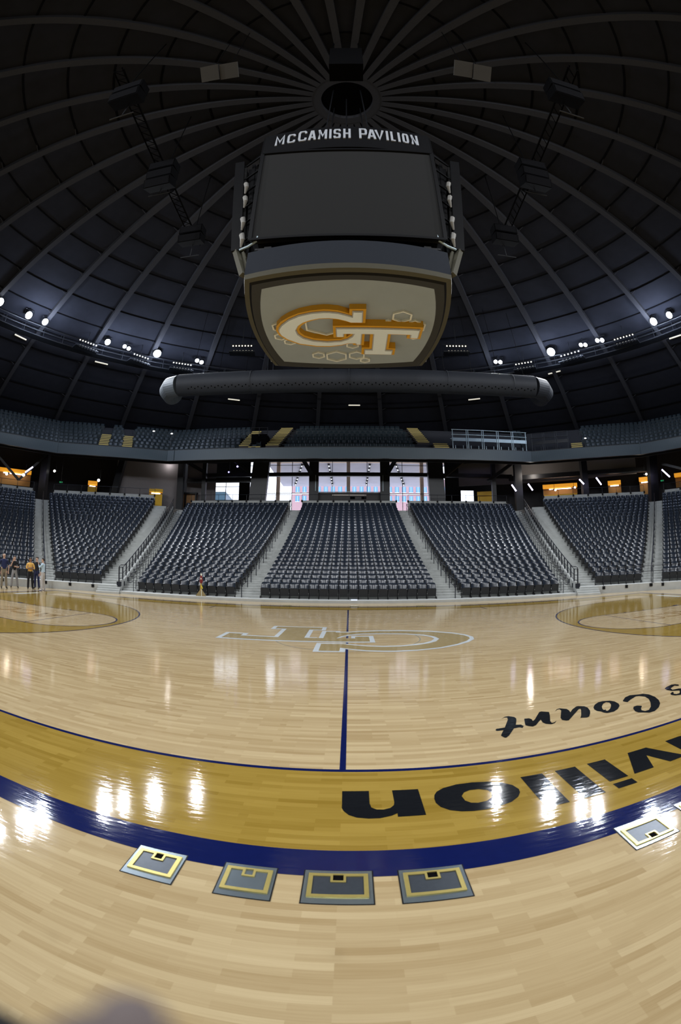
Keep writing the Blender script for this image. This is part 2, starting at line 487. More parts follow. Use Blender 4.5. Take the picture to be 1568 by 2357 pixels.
LOGO = dict(
Gw=[[-.72,-1.91],[-.04,-1.90],[-.03,-1.54],[.13,-1.65],[.42,-1.8],[.77,-1.88],[1.01,-1.9],[1.5,-1.83],[2.04,-1.65],[2.49,-1.36],[2.86,-1.01],[3.10,-.63],[3.18,-.25],[3.1,.2],[2.82,.67],[2.28,1.15],[1.51,1.42],[.86,1.45],[.31,1.31],[.01,1.14],[-.2,1.14],[-.2,1.27],[-.70,1.27],[-.72,-.04],[-.66,-.34],[-.22,-.34],[-.22,-.01],[-.12,.19],[.06,.45],[.36,.65],[.97,.71],[1.56,.58],[1.97,.29],[2.13,-.01],[2.16,-.28],[2.02,-.61],[1.78,-.87],[1.49,-1.02],[1.22,-1.13],[.83,-1.15],[.44,-1.07],[.13,-.93],[-.09,-.78],[-.71,-.78]],
Gg=[[-.60,-1.79],[-.16,-1.79],[-.15,-1.38],[-.02,-1.46],[.13,-1.54],[.42,-1.69],[.78,-1.76],[1.02,-1.78],[1.52,-1.72],[2.06,-1.53],[2.53,-1.19],[2.87,-.80],[3.03,-.48],[3.07,-.25],[3.0,.12],[2.78,.49],[2.25,.97],[1.49,1.23],[.85,1.27],[.31,1.15],[.01,1.0],[-.32,1.0],[-.32,1.13],[-.58,1.13],[-.60,-.03],[-.6,-.24],[-.27,-.24],[-.27,-.01],[-.14,.36],[.06,.60],[.36,.78],[.98,.85],[1.58,.72],[2.01,.45],[2.23,.08],[2.28,-.31],[2.13,-.69],[1.91,-.94],[1.61,-1.12],[1.2,-1.26],[.82,-1.28],[.44,-1.19],[.13,-1.04],[-.09,-.89],[-.60,-.89]],
Tw=[[-3.22,-.67],[-3.22,.39],[-2.60,.39],[-2.60,.06],[-1.86,.06],[-1.86,1.41],[-2.19,1.41],[-2.19,2.08],[-.61,2.08],[-.61,1.37],[-.96,1.37],[-.96,.08],[-.78,.08],[-.72,-.03],[-.27,-.03],[.10,-.01],[.10,.39],[.67,.39],[.67,-.67]],
Tg=[[-3.1,-.54],[-3.1,.25],[-2.72,.25],[-2.72,-.06],[-1.74,-.06],[-1.74,1.53],[-2.07,1.53],[-2.07,1.96],[-.73,1.96],[-.73,1.49],[-1.08,1.49],[-1.08,-.03],[-.68,-.03],[-.27,-.03],[.2,-.03],[.2,.25],[.55,.25],[.55,-.54]])
fill2d('logo_outline', [LOGO['Gw']], M['white_paint'], .0032, FLOOR)
fill2d('logo_outline', [LOGO['Tw']], M['white_paint'], .0035, FLOOR)
fill2d('logo_fill', [LOGO['Gg']], M['logo_gold'], .0040, FLOOR)
fill2d('logo_fill', [LOGO['Tg']], M['logo_gold'], .0042, FLOOR)

TEXT = dict(
t=[[[1.797,-6.498],[1.86,-6.438],[1.914,-6.428],[1.968,-6.485],[1.972,-6.536],[1.951,-6.603],[1.89,-6.749],[1.947,-6.765],[1.959,-6.821],[1.925,-6.872],[1.9,-6.84],[1.831,-6.85],[1.706,-7.042],[1.658,-7.091],[1.64,-7.085],[1.623,-7.022],[1.641,-6.979],[1.703,-6.865],[1.623,-6.863],[1.62,-6.836],[1.639,-6.801],[1.743,-6.791],[1.865,-6.546],[1.884,-6.47],[1.853,-6.459]]],
r=[[[2.057,-6.587],[2.114,-6.594],[2.131,-6.63],[2.121,-6.702],[2.159,-6.667],[2.322,-6.426],[2.356,-6.416],[2.432,-6.479],[2.388,-6.601],[2.305,-6.794],[2.297,-6.854],[2.329,-6.853],[2.382,-6.809],[2.327,-6.876],[2.271,-6.894],[2.22,-6.851],[2.207,-6.794],[2.227,-6.693],[2.18,-6.747],[2.099,-6.848],[2.05,-6.875],[2.011,-6.842],[1.988,-6.804],[2.006,-6.74]]],
u=[[[2.505,-6.497],[2.565,-6.424],[2.616,-6.408],[2.685,-6.473],[2.685,-6.543],[2.665,-6.615],[2.745,-6.521],[2.839,-6.445],[2.868,-6.441],[2.937,-6.49],[2.947,-6.56],[2.914,-6.68],[2.866,-6.771],[2.795,-6.872],[2.753,-6.889],[2.694,-6.862],[2.677,-6.863],[2.734,-6.779],[2.83,-6.599],[2.844,-6.551],[2.835,-6.548],[2.813,-6.56],[2.516,-6.867],[2.485,-6.863],[2.45,-6.819],[2.467,-6.742],[2.596,-6.495],[2.600,-6.436],[2.567,-6.438]]],
o=[[[3.02,-6.59],[3.091,-6.504],[3.179,-6.442],[3.258,-6.435],[3.353,-6.472],[3.386,-6.539],[3.379,-6.65],[3.336,-6.739],[3.251,-6.827],[3.153,-6.884],[3.053,-6.883],[3.024,-6.843],[3.019,-6.794],[2.983,-6.739],[2.987,-6.664]],[[3.126,-6.626],[3.206,-6.529],[3.274,-6.495],[3.302,-6.536],[3.279,-6.614],[3.227,-6.695],[3.166,-6.767],[3.1,-6.817],[3.085,-6.791],[3.11,-6.76],[3.078,-6.755],[3.084,-6.711]]],
c=[[[3.498,-6.578],[3.609,-6.473],[3.718,-6.432],[3.848,-6.483],[3.912,-6.495],[3.959,-6.578],[3.958,-6.721],[3.908,-6.876],[3.833,-7.0],[3.718,-7.115],[3.59,-7.192],[3.498,-7.196],[3.389,-7.098],[3.381,-7.037],[3.421,-6.938],[3.473,-6.877],[3.532,-6.871],[3.579,-6.92],[3.502,-7.002],[3.471,-7.06],[3.485,-7.114],[3.553,-7.11],[3.653,-7.023],[3.75,-6.89],[3.829,-6.748],[3.853,-6.622],[3.805,-6.542],[3.755,-6.529],[3.608,-6.606],[3.514,-6.669],[3.486,-6.605]]],
s=[[[4.322,-6.508],[4.4,-6.463],[4.526,-6.428],[4.59,-6.451],[4.616,-6.503],[4.572,-6.56],[4.55,-6.537],[4.536,-6.498],[4.449,-6.535],[4.389,-6.572],[4.367,-6.645],[4.477,-6.66],[4.527,-6.712],[4.5,-6.804],[4.398,-6.885],[4.294,-6.912],[4.218,-6.879],[4.191,-6.82],[4.215,-6.769],[4.285,-6.725],[4.299,-6.748],[4.251,-6.803],[4.272,-6.846],[4.335,-6.843],[4.403,-6.774],[4.417,-6.742],[4.32,-6.669],[4.295,-6.589]]],
n=[[[.003,-8.043],[.21,-8.04],[.208,-8.251],[.218,-8.316],[.255,-8.349],[.305,-8.353],[.357,-8.33],[.384,-8.29],[.392,-8.243],[.392,-8.04],[.597,-8.04],[.598,-8.466],[.398,-8.468],[.4,-8.414],[.356,-8.449],[.272,-8.48],[.192,-8.482],[.111,-8.466],[.055,-8.429],[.017,-8.368],[.005,-8.324]]],
oo=[[[.697,-8.225],[.708,-8.165],[.735,-8.11],[.797,-8.055],[.912,-8.012],[1.05,-8.005],[1.18,-8.028],[1.285,-8.080],[1.354,-8.154],[1.379,-8.240],[1.368,-8.3],[1.33,-8.365],[1.257,-8.425],[1.137,-8.470],[1.045,-8.482],[.941,-8.480],[.857,-8.465],[.778,-8.428],[.721,-8.365],[.697,-8.295]],[[.911,-8.225],[.943,-8.167],[.997,-8.138],[1.071,-8.140],[1.131,-8.176],[1.151,-8.235],[1.126,-8.311],[1.08,-8.352],[1.005,-8.365],[.955,-8.348],[.92,-8.304]]],
l=[[[1.466,-8.036],[1.669,-8.037],[1.668,-8.612],[1.468,-8.612]]],
l2=[[[1.791,-8.038],[1.995,-8.039],[1.998,-8.612],[1.797,-8.612]]],
i=[[[2.120,-8.04],[2.317,-8.04],[2.318,-8.463],[2.123,-8.463]]],
dot=[[[2.121,-8.517],[2.319,-8.517],[2.319,-8.613],[2.123,-8.613]]],
v=[[[2.587,-8.039],[2.817,-8.04],[3.028,-8.462],[2.813,-8.462],[2.710,-8.196],[2.61,-8.46],[2.388,-8.46]]],
a=[[[3.08,-8.04],[3.271,-8.038],[3.36,-8.06],[3.50,-8.02],[3.60,-8.10],[3.62,-8.25],[3.54,-8.36],[3.40,-8.48],[3.20,-8.48],[3.08,-8.40],[3.075,-8.30]]])
for k, loops in TEXT.items():
    fill2d('floor_lettering', loops, M['black_paint'], .0032, FLOOR)

# ---- a small stroke alphabet for painted and built letters
def arc(cx, cy, rx, ry, a0, a1, n=10):
    return [(cx+rx*math.cos(R(a0+(a1-a0)*i/n)), cy+ry*math.sin(R(a0+(a1-a0)*i/n))) for i in range(n+1)]
GL = {
 'M': [[(.08, 0), (.08, 1), (.5, .35), (.92, 1), (.92, 0)]],
 'C': [[(.92, .72), (.92, .85), (.78, .93), (.22, .93), (.08, .80), (.08, .20), (.22, .07), (.78, .07), (.92, .15), (.92, .28)]],
 'A': [[(.02, 0), (.40, .95), (.60, .95), (.98, 0)], [(.2, .28), (.8, .28)]],
 'I': [[(.5, 0), (.5, 1)]],
 'S': [[(.92, .75), (.92, .85), (.80, .93), (.20, .93), (.08, .82), (.08, .62), (.2, .52), (.8, .48), (.92, .38), (.92, .18), (.80, .07), (.20, .07), (.08, .15), (.08, .25)]],
 'H': [[(.08, 0), (.08, 1)], [(.92, 0), (.92, 1)], [(.08, .5), (.92, .5)]],
 'P': [[(.08, 0), (.08, .93), (.78, .93), (.92, .82), (.92, .52), (.78, .42), (.08, .42)]],
 'V': [[(.02, 1), (.5, .05), (.98, 1)]],
 'L': [[(.08, 1), (.08, .07), (.95, .07)]],
 'O': [[(.22, .07), (.08, .2), (.08, .80), (.22, .93), (.78, .93), (.92, .80), (.92, .20), (.78, .07), (.22, .07)]],
 'N': [[(.08, 0), (.08, 1), (.92, 0), (.92, 1)]],
 'E': [[(.95, .07), (.08, .07), (.08, .93), (.95, .93)], [(.08, .5), (.85, .5)]],
 'X': [[(.05, 0), (.95, 1)], [(.05, 1), (.95, 0)]],
 'T': [[(0, .93), (1, .93)], [(.5, 0), (.5, .93)]],
}
def glyph(mb, ch, x0, w, h, t, depth, xf):
    """strokes of a letter as joined slabs; xf maps (x, y, d) to the world"""
    for st in GL[ch]:
        P = [Vector((x0+x*w, y*h, 0)) for x, y in st]
        n = len(P)
        L, Rr = [], []
        for i in range(n):
            d0 = (P[i]-P[i-1]).normalized() if i > 0 else None
            d1 = (P[i+1]-P[i]).normalized() if i < n-1 else None
            if d0 is None: d0 = d1
            if d1 is None: d1 = d0
            nn = Vector((-(d0.y+d1.y), d0.x+d1.x, 0))
            if nn.length < .3: nn = Vector((-d1.y, d1.x, 0))
            nn.normalize()
            k = min(1.8, 1/max(.3, nn.dot(Vector((-d1.y, d1.x, 0)))))
            L.append(P[i]+nn*t/2*k); Rr.append(P[i]-nn*t/2*k)
        o = len(mb.v)
        for i in range(n):
            for q in (L[i], Rr[i]):
                mb.v.append(tuple(xf(q.x, q.y, 0))); mb.v.append(tuple(xf(q.x, q.y, depth)))
        for i in range(n-1):
            a = o+4*i; b = a+4
            mb.face((a+1, a+3, b+3, b+1)); mb.face((a, b, b+2, a+2))
            mb.face((a, a+1, b+1, b)); mb.face((a+2, b+2, b+3, a+3))
        mb.face((o, o+2, o+3, o+1)); e = o+4*(n-1); mb.face((e, e+1, e+3, e+2))

for sx in (-1, 1):      # faded conference letters painted in each lane, read from the far side
    for k, ch in enumerate('ACC'):
        mb = MB()
        glyph(mb, ch, 0, .75, 1.0, .2, .0003, lambda x, y, d, k=k: (sx*10.1+1.35-(x+k*.95), .5-y, .0024+d))
        fpart('lane_lettering', mb, M['tan_paint'])

# ---- lower bowl terraces. Rows are stepped concrete; every block has a front and a top seat line
def rise_mid(i): return .13+.236*i+.0021*i*i
def rise_cor(i): return .43+.27*i+.0027*i*i
def lerp(a, b, t): return (a[0]+(b[0]-a[0])*t, a[1]+(b[1]-a[1])*t)
class Block:
    def __init__(s, key, FL, FR, TL, TR, n, z):
        s.key, s.FL, s.FR, s.TL, s.TR, s.n, s.z = key, FL, FR, TL, TR, n, z
        d = Vector((FR[0]-FL[0], FR[1]-FL[1])).normalized()
        s.d = d; s.nrm = Vector((-d.y, d.x)); s.rz = math.atan2(d.y, d.x)
    def line(s, i):
        t = i/(s.n-1)
        return Vector(lerp(s.FL, s.TL, t)), Vector(lerp(s.FR, s.TR, t))
NM, NC = 26, 22
BL = {}
BL['C'] = Block('C', (-4.63, 12.35), (4.63, 12.35), (-4.63, 32.85), (4.63, 32.85), NM, rise_mid)
BL['R1'] = Block('R1', (6.0, 12.35), (11.93, 12.35), (6.02, 32.85), (16.93, 32.85), NM, rise_mid)
BL['L1'] = Block('L1', (-11.93, 12.35), (-6.0, 12.35), (-16.93, 32.85), (-6.02, 32.85), NM, rise_mid)
BL['R2'] = Block('R2', (14.56, 12.33), (17.40, 11.17), (18.9, 29.12), (29.5, 24.9), NC, rise_cor)
BL['L2'] = Block('L2', (-17.40, 11.17), (-14.56, 12.33), (-29.5, 24.9), (-18.9, 29.12), NC, rise_cor)
BL['R3'] = Block('R3', (18.55, 10.30), (20.6, 8.02), (30.65, 23.85), (38.3, 15.4), NC, rise_cor)
BL['L3'] = Block('L3', (-20.6, 8.02), (-18.55, 10.30), (-38.3, 15.4), (-30.65, 23.85), NC, rise_cor)

mb = MB()
for i in range(NM):
    y0 = 12.15+.82*i-.5 if i else 11.16
    y1 = 12.15+.82*i+.32
    xw0 = 11.93+5.0*i/25+.98
    z = rise_mid(i)
    mb.box((0, (y0+y1)/2, z-.4+(.2 if i == 0 else 0)), (2*xw0, y1-y0, .8 if i else .4))
mb.v = [(x, y, max(z, 0.0)) for x, y, z in mb.v]
TER_MID = struct('floor_terrace_centre', mb, M['concrete'])
def corner_terrace(keys, lext, rext, name):
    mb = MB()
    for key, le, re in keys:
        b = BL[key]
        for i in range(NC):
            a, c = b.line(i)
            a = a-b.d*le; c = c+b.d*re
            f0 = -.7 if i else -1.25
            q = [a+b.nrm*f0, c+b.nrm*f0, c+b.nrm*.14, a+b.nrm*.14]
            z = rise_cor(i); zb = max(0, z-.85)
            mb.hexa([(p.x, p.y, zb) for p in q]+[(p.x, p.y, z) for p in q])
    return struct(name, mb, M['concrete'])
corner_terrace([('R2', 1.15, .62), ('R3', .62, 2)], 0, 0, 'floor_terrace_right')
corner_terrace([('L2', .62, 1.15), ('L3', 2, .62)], 0, 0, 'floor_terrace_left')

# ---- aisle steps: one half step per row
def aisle_mid(x0f, x1f, name):
    mb = MB()
    for i in range(NM-1):
        yb = 12.15+.82*i+.32; z = rise_mid(i); zz = (z+rise_mid(i+1))/2
        x0, x1 = x0f(i), x1f(i)
        mb.box(((x0+x1)/2, yb-.2, (z+zz)/2), (abs(x1-x0), .41, zz-z))
    struct(name, mb, M['concrete'])
aisle_mid(lambda i: -5.97, lambda i: -4.66, 'floor_aisle_steps_left')
aisle_mid(lambda i: 4.66, lambda i: 5.97, 'floor_aisle_steps_right')
aisle_mid(lambda i: 11.96+.2*i, lambda i: 12.86+.2*i, 'floor_aisle_steps_far_right')
aisle_mid(lambda i: -11.96-.2*i, lambda i: -12.86-.2*i, 'floor_aisle_steps_far_left')
def aisle_cor(key, side, s0, s1, name):
    b = BL[key]; mb = MB()
    for i in range(NC-1):
        a, c = b.line(i)
        e = a if side < 0 else c
        z = rise_cor(i); zz = (z+rise_cor(i+1))/2
        q = [e+b.d*s0+b.nrm*(-.28), e+b.d*s1+b.nrm*(-.28), e+b.d*s1+b.nrm*.135, e+b.d*s0+b.nrm*.135]
        mb.hexa([(p.x, p.y, z) for p in q]+[(p.x, p.y, zz) for p in q])
    struct(name, mb, M['concrete'])
aisle_cor('R2', -1, -1.12, -.05, 'floor_corner_steps_right')
aisle_cor('L2', 1, .05, 1.12, 'floor_corner_steps_left')
aisle_cor('R2', 1, .05, .60, 'floor_mid_steps_right'); aisle_cor('R3', -1, -.60, -.05, 'floor_far_steps_right')
aisle_cor('L2', -1, -.60, -.05, 'floor_mid_steps_left'); aisle_cor('L3', 1, .05, .60, 'floor_far_steps_left')
# three court-side steps up to each corner stair
for sx, key in ((1, 'R2'), (-1, 'L2')):
    b = BL[key]; e = Vector(b.FL if sx > 0 else b.FR); dd = b.d*sx
    mb = MB()
    for k in range(3):
        p0 = e-dd*1.35; p1 = e-dd*.0
        q = [p0+b.nrm*(-1.24-.32*(3-k)), p1+b.nrm*(-1.24-.32*(3-k)), p1+b.nrm*(-1.255), p0+b.nrm*(-1.255)]
        if sx < 0: q = [q[1], q[0], q[3], q[2]]
        mb.hexa([(p.x, p.y, 0) for p in q]+[(p.x, p.y, .107*(k+1)) for p in q])
    struct('floor_court_steps_'+('right' if sx > 0 else 'left'), mb, M['concrete'])

# ---- sloping parapet between the middle and corner stairs
def parapet_z(t): return max(rise_mid(min(25, 25*t)), rise_cor(min(21, 22*t-1)) if t > .05 else .43)+.30
for sx in (1, -1):
    mb = MB(); n = 24
    A, B = Vector((12.98*sx, 11.75)), Vector((17.97*sx, 31.6))
    nn = Vector((-(B-A).y, (B-A).x)).normalized()*.09
    for k in range(n):
        t0, t1 = k/n, (k+1)/n
        p, q = A.lerp(B, t0), A.lerp(B, t1)
        c = [p-nn, q-nn, q+nn, p+nn]
        zb0, zb1 = max(0, parapet_z(t0)-1.2), max(0, parapet_z(t1)-1.2)
        mb.hexa([(c[0].x, c[0].y, zb0), (c[1].x, c[1].y, zb1), (c[2].x, c[2].y, zb1), (c[3].x, c[3].y, zb0),
                 (c[0].x, c[0].y, parapet_z(t0)), (c[1].x, c[1].y, parapet_z(t1)), (c[2].x, c[2].y, parapet_z(t1)), (c[3].x, c[3].y, parapet_z(t0))])
    struct('wall_parapet_'+('right' if sx > 0 else 'left'), mb, M['concrete'])

# ---- cap walls behind the last rows, concourse slab
CAPZ = 8.50
def capwall(name, p, q, z0=6.9, z1=CAPZ, th=.2):
    p, q = Vector(p), Vector(q); d = (q-p).normalized(); n = Vector((-d.y, d.x))*th
    mb = MB(); c = [p, q, q+n, p+n]
    mb.hexa([(v.x, v.y, z0) for v in c]+[(v.x, v.y, z1) for v in c]); struct(name, mb, M['concrete'])
CAPS = {'centre': ((-4.75, 33.45), (4.75, 33.45)), 'mid_right': ((5.95, 33.45), (16.6, 33.45)), 'mid_left': ((-16.6, 33.45), (-5.95, 33.45)),
        'corner_right': ((19.25, 29.62), (29.5, 25.55)), 'corner_left': ((-29.5, 25.55), (-19.25, 29.62)),
        'far_right': ((31.3, 24.2), (38.8, 15.9)), 'far_left': ((-38.8, 15.9), (-31.3, 24.2))}
for k, (p, q) in CAPS.items(): capwall('wall_cap_'+k, p, q)
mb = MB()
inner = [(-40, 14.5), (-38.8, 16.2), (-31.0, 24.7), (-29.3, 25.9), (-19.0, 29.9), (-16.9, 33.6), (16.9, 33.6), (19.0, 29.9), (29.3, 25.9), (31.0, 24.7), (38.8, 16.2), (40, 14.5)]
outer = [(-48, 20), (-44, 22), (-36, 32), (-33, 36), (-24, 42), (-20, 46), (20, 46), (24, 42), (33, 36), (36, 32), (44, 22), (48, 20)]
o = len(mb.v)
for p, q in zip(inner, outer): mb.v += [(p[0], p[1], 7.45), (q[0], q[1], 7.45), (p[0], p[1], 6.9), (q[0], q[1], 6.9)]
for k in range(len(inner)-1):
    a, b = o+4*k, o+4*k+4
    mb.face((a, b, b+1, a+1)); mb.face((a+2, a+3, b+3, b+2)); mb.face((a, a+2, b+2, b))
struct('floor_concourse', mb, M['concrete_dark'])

# ---- dome
DR, DH = 120.0, 26.54
def dome_z(r): return DH-(DR-math.sqrt(DR*DR-r*r))
def pol(r, a): return (DOME_C[0]+r*math.sin(a), DOME_C[1]+r*math.cos(a))
RO = 48.6
mb = MB(); NA, NRr = 96, 20
rad = [1.45+(RO-1.45)*k/NRr for k in range(NRr+1)]
for r in rad:
    for j in range(NA):
        x, y = pol(r, 2*PI*j/NA); mb.v.append((x, y, dome_z(r)))
for k in range(NRr):
    for j in range(NA): mb.face((k*NA+j, (k+1)*NA+j, (k+1)*NA+(j+1) % NA, k*NA+(j+1) % NA))
CEIL = struct('ceiling', mb, M['dome'], smooth=True)
mb = MB(); mb.lathe([(1.55, 0), (1.55, 2.2)], 48, Matrix.Translation((DOME_C[0], DOME_C[1], dome_z(1.5)-.05)))
obj('oculus_well', mb, M['void'], CEIL)
mb = MB()
for k in range(64):
    a0, a1 = 2*PI*k/64, 2*PI*(k+1)/64
    p = [pol(1.42, a0), pol(1.95, a0), pol(1.95, a1), pol(1.42, a1)]
    mb.hexa([(x, y, dome_z(1.7)-.40) for x, y in p]+[(x, y, dome_z(1.7)+.0) for x, y in p])
obj('compression_ring', mb, M['dome_rib'], CEIL)
for k in range(32):
    a = R(5.625+11.25*k); mb = MB(); prev = None
    t = Vector((math.cos(a), -math.sin(a), 0))
    for s_ in range(25):
        r = 1.9+(RO-1.9)*s_/24
        x, y = pol(r, a); w = (.15+.07*min(1, r/12))
        z = dome_z(r)
        ring4 = [Vector((x, y, z-.42))-t*w, Vector((x, y, z-.42))+t*w, Vector((x, y, z+.02))+t*w, Vector((x, y, z+.02))-t*w]
        o = len(mb.v); mb.v += [tuple(v) for v in ring4]
        if prev is not None:
            for j in range(4): mb.face((prev+j, prev+(j+1) % 4, o+(j+1) % 4, o+j))
        prev = o
    obj('rib', mb, M['dome_rib'], CEIL)
for k in range(17):
    r = 5.0+2.7*k
    mb = MB(); pts = []
    for j in range(128):
        x, y = pol(r, 2*PI*j/128); pts.append((x, y, dome_z(r)-.03))
    mb.tube(pts, .075, 5, closed=True); obj('purlin', mb, M['dome_seam'], CEIL)
# short diagonal braces from ribs to purlins on the far half
for k in range(32):
    a = R(5.625+11.25*k)
    if math.cos(a) < -.2: continue
    mb = MB()
    for q in range(4, 14):
        r = 5.0+2.7*q
        x, y = pol(r, a); x2, y2 = pol(r, a+.75/r*(1 if math.sin(a) > 0 else -1))
        mb.bar((x, y, dome_z(r)-.40), (x2, y2, dome_z(r)-.06), .04, .04)
    obj('brace', mb, M['dome_rib'], CEIL)

# ---- outer wall, all round, left open in front of the lobby glazing
mb = MB()
NW = 64
for j in range(NW):
    a0, a1 = 2*PI*j/NW, 2*PI*(j+1)/NW
    am = (a0+a1)/2; am = am if am < PI else am-2*PI
    p0, p1 = pol(RO, a0), pol(RO, a1)
    if abs(am) < R(26.5): continue
    mb.add([(p0[0], p0[1], 0), (p1[0], p1[1], 0), (p1[0], p1[1], 17.2), (p0[0], p0[1], 17.2)], [(0, 1, 2, 3)])
struct('wall_round', mb, M['dark_wall'])
mb = MB()      # far wall above and beside the glazing
WY = 46.0
mb.box((0, WY+.15, 16.9), (48, .3, 2.6)); mb.box((0, WY+.15, 3.75), (48, .3, 7.5))
for x0, x1 in ((-24.0, -18.3), (-14.5, -13.15), (12.65, 14.6), (16.6, 24.0)): mb.box(((x0+x1)/2, WY+.15, 11.5), (x1-x0, .3, 8.2))
mb.box((-16.4, WY+.15, 14.35), (3.8, .3, 2.5)); mb.box((15.6, WY+.15, 13.75), (2.0, .3, 3.7)); mb.box((-16.4, WY+.15, 8.95), (3.8, .3, 2.9)); mb.box((15.6, WY+.15, 8.9), (2.0, .3, 2.8))
struct('wall_far', mb, M['dark_wall'])

# ---- window frames and panes in the far wall
def window(n, x0, x1, z0, z1, mull, trans):
    mb = MB()
    for x in (x0, x1): mb.box((x, WY, (z0+z1)/2), (.10, .22, z1-z0))
    for z in (z0, z1): mb.box(((x0+x1)/2, WY, z), (x1-x0+.1, .22, .10))
    for x in mull: mb.box((x, WY, (z0+z1)/2), (.06, .14, z1-z0))
    for z in trans: mb.box(((x0+x1)/2, WY, z), (x1-x0, .14, .06))
    w = struct('window_%d' % n, mb, M['black_steel'])
    mb = MB(); mb.box(((x0+x1)/2, WY+.02, (z0+z1)/2), (x1-x0-.08, .012, z1-z0-.08))
    obj('pane', mb, M['glass'], w)
window(1, -18.3, -14.5, 10.4, 13.1, (-16.4,), (12.25,))
window(2, -13.12, -5.0, 7.5, 15.6, (-7.45,), (11.35, 15.05))
window(3, -5.0, 5.0, 7.5, 15.6, (-2.2, 2.3), (13.9,))
window(4, 5.0, 12.62, 7.5, 15.6, (6.9,), (11.3, 15.05))
window(5, 14.65, 16.56, 10.3, 11.85, (), ())
for k, (x, z0) in enumerate(((-9.37, 7.45), (-.12, 7.45), (9.56, 7.45))):
    mb = MB(); mb.box((x, WY+.62, (z0+15.9)/2), (.46, .46, 15.9-z0)); struct('column_timber_'+'abc'[k], mb, M['wood_brown'])
mb = MB(); mb.box((0, WY+.62, 15.75), (25.6, .5, .40)); struct('beam_timber', mb, M['wood_brown'])

# ---- outside: lobby canopy, brick block, glass block
mb = MB(); nx, ny = 24, 10
for j in range(ny+1):
    for i in range(nx+1):
        x = -11.0+ (13.0+11.0)*i/nx; y = 46.9+15*j/ny
        mb.v.append((x, y, 15.60-.45*j/ny+.06*noise.noise(Vector((x*.7, y*.7, 0)))))
for j in range(ny):
    for i in range(nx):
        a = j*(nx+1)+i; mb.face((a, a+nx+1, a+nx+2, a+1))
CAN = tag(obj('lobby_canopy', mb, M['quilt'], smooth=True), 'quilted white canopy ceiling seen through the glass over the lobby', 'canopy')
for xa, xb in ((-6.3, -8.9), (-2.75, -2.70), (2.72, 2.72), (6.2, 9.0)):
    t = thing('light_track', 'black track of small lamps under the quilted canopy, ' + {-6.3: 'slanting left beside the timber column', -2.75: 'just left of centre', 2.72: 'just right of centre', 6.2: 'slanting right of the centre pane'}[xa], 'track light', (xa, 47.2, 15.4), group='track lights under the lobby canopy')
    for f in (.05, .5, .9):
        mb = MB(); mb.tube([(xa+(xb-xa)*f, 47.2+13.5*f, 15.40-.42*f), (xa+(xb-xa)*f, 47.2+13.5*f, 15.58-.42*f)], .03, 5)
        obj('hanger', mb, M['black_steel'], t)
    for k in range(7):
        f0, f1 = k/7, (k+.62)/7
        mb = MB(); mb.bar((xa+(xb-xa)*f0, 47.2+13.5*f0, 15.42-.42*f0), (xa+(xb-xa)*f1, 47.2+13.5*f1, 15.42-.42*f1), .30, .16)
        h = obj('track_head', mb, M['black_steel'], t)
        mb = MB(); fm = (f0+f1)/2; mb.ell((xa+(xb-xa)*fm, 47.2+13.5*fm, 15.31-.42*fm), (.07, .07, .05), 8, 6)
        obj('lamp', mb, M['white_led'], h)
t = thing('brick_building', 'pink brick building with blue windows outside the lobby glass', 'building', (8, 140, 0))
mb = MB(); mb.box((9, 140, 15.5), (56, 10, 31)); BW = obj('facade', mb, M['brick'], t)
for i in range(23):
    for zz in (24.3, 27.4):
        x = -17.2+2.35*i
        mb = MB(); mb.box((x, 134.95, zz), (1.30, .14, 1.95)); w_ = obj('window', mb, M['win_blue'], t)
        mb = MB(); mb.box((x, 134.88, zz), (.08, .2, 1.95)); mb.box((x, 134.88, zz-.99), (1.5, .3, .12)); obj('mullion', mb, M['white_trim'], w_)
mb = MB(); mb.box((9, 134.85, 25.9), (56, .3, .25)); obj('string_course', mb, M['white_trim'], t)
t = thing('glass_building', 'dark teal glass building in the far left window', 'building', (-32, 80, 0))
mb = MB(); mb.prism([(-40, 78), (-25.6, 78), (-27.2, 90), (-40, 90)], 0, 17.0); obj('facade', mb, M['teal_glass'], t)
mb = MB(); mb.prism([(-40.3, 77.7), (-25.3, 77.7), (-27.0, 90.3), (-40.3, 90.3)], 17.0, 17.35); obj('roof_edge', mb, M['white_trim'], t)
mb = MB(); mb.box((-33, 77.9, 9.5), (.3, .2, 6)); obj('downpipe', mb, M['white_trim'], t)

# ================================================================== BALCONY
def offset_chain(ch, d):
    out = []
    for i, p in enumerate(ch):
        p = Vector(p); ns = []
        for a, b in ((i-1, i), (i, i+1)):
            if a < 0 or b >= len(ch): continue
            e = (Vector(ch[b])-Vector(ch[a])).normalized(); ns.append(Vector((-e.y, e.x)))
        n = sum(ns, Vector((0, 0))).normalized()
        out.append(p+n*d/n.dot(ns[0]))
    return out
CH = [(-41.5, 5.5), (-35.2, 15.6), (-28.5, 24.2), (-18.15, 29.6), (18.2, 29.6), (28.55, 24.2), (35.2, 15.6), (41.5, 5.5)]
FZ0, FZ1 = 11.92, 13.02
def bal_z(k): return 12.72+.56*k
NB = 7
def strip(mb, c0, c1, z00, z01, z10=None, z11=None):
    """closed solid strip between two chains"""
    z10 = z00 if z10 is None else z10; z11 = z01 if z11 is None else z11
    for a, b, c, d in zip(c0[:-1], c0[1:], c1[1:], c1[:-1]):
        mb.hexa([(a[0], a[1], z00), (b[0], b[1], z00), (c[0], c[1], z10), (d[0], d[1], z10), (a[0], a[1], z01), (b[0], b[1], z01), (c[0], c[1], z11), (d[0], d[1], z11)])
mb = MB()
for k in range(NB):
    strip(mb, offset_chain(CH, .12+.8*k), offset_chain(CH, .12+.8*(k+1)), bal_z(k)-.6, bal_z(k))
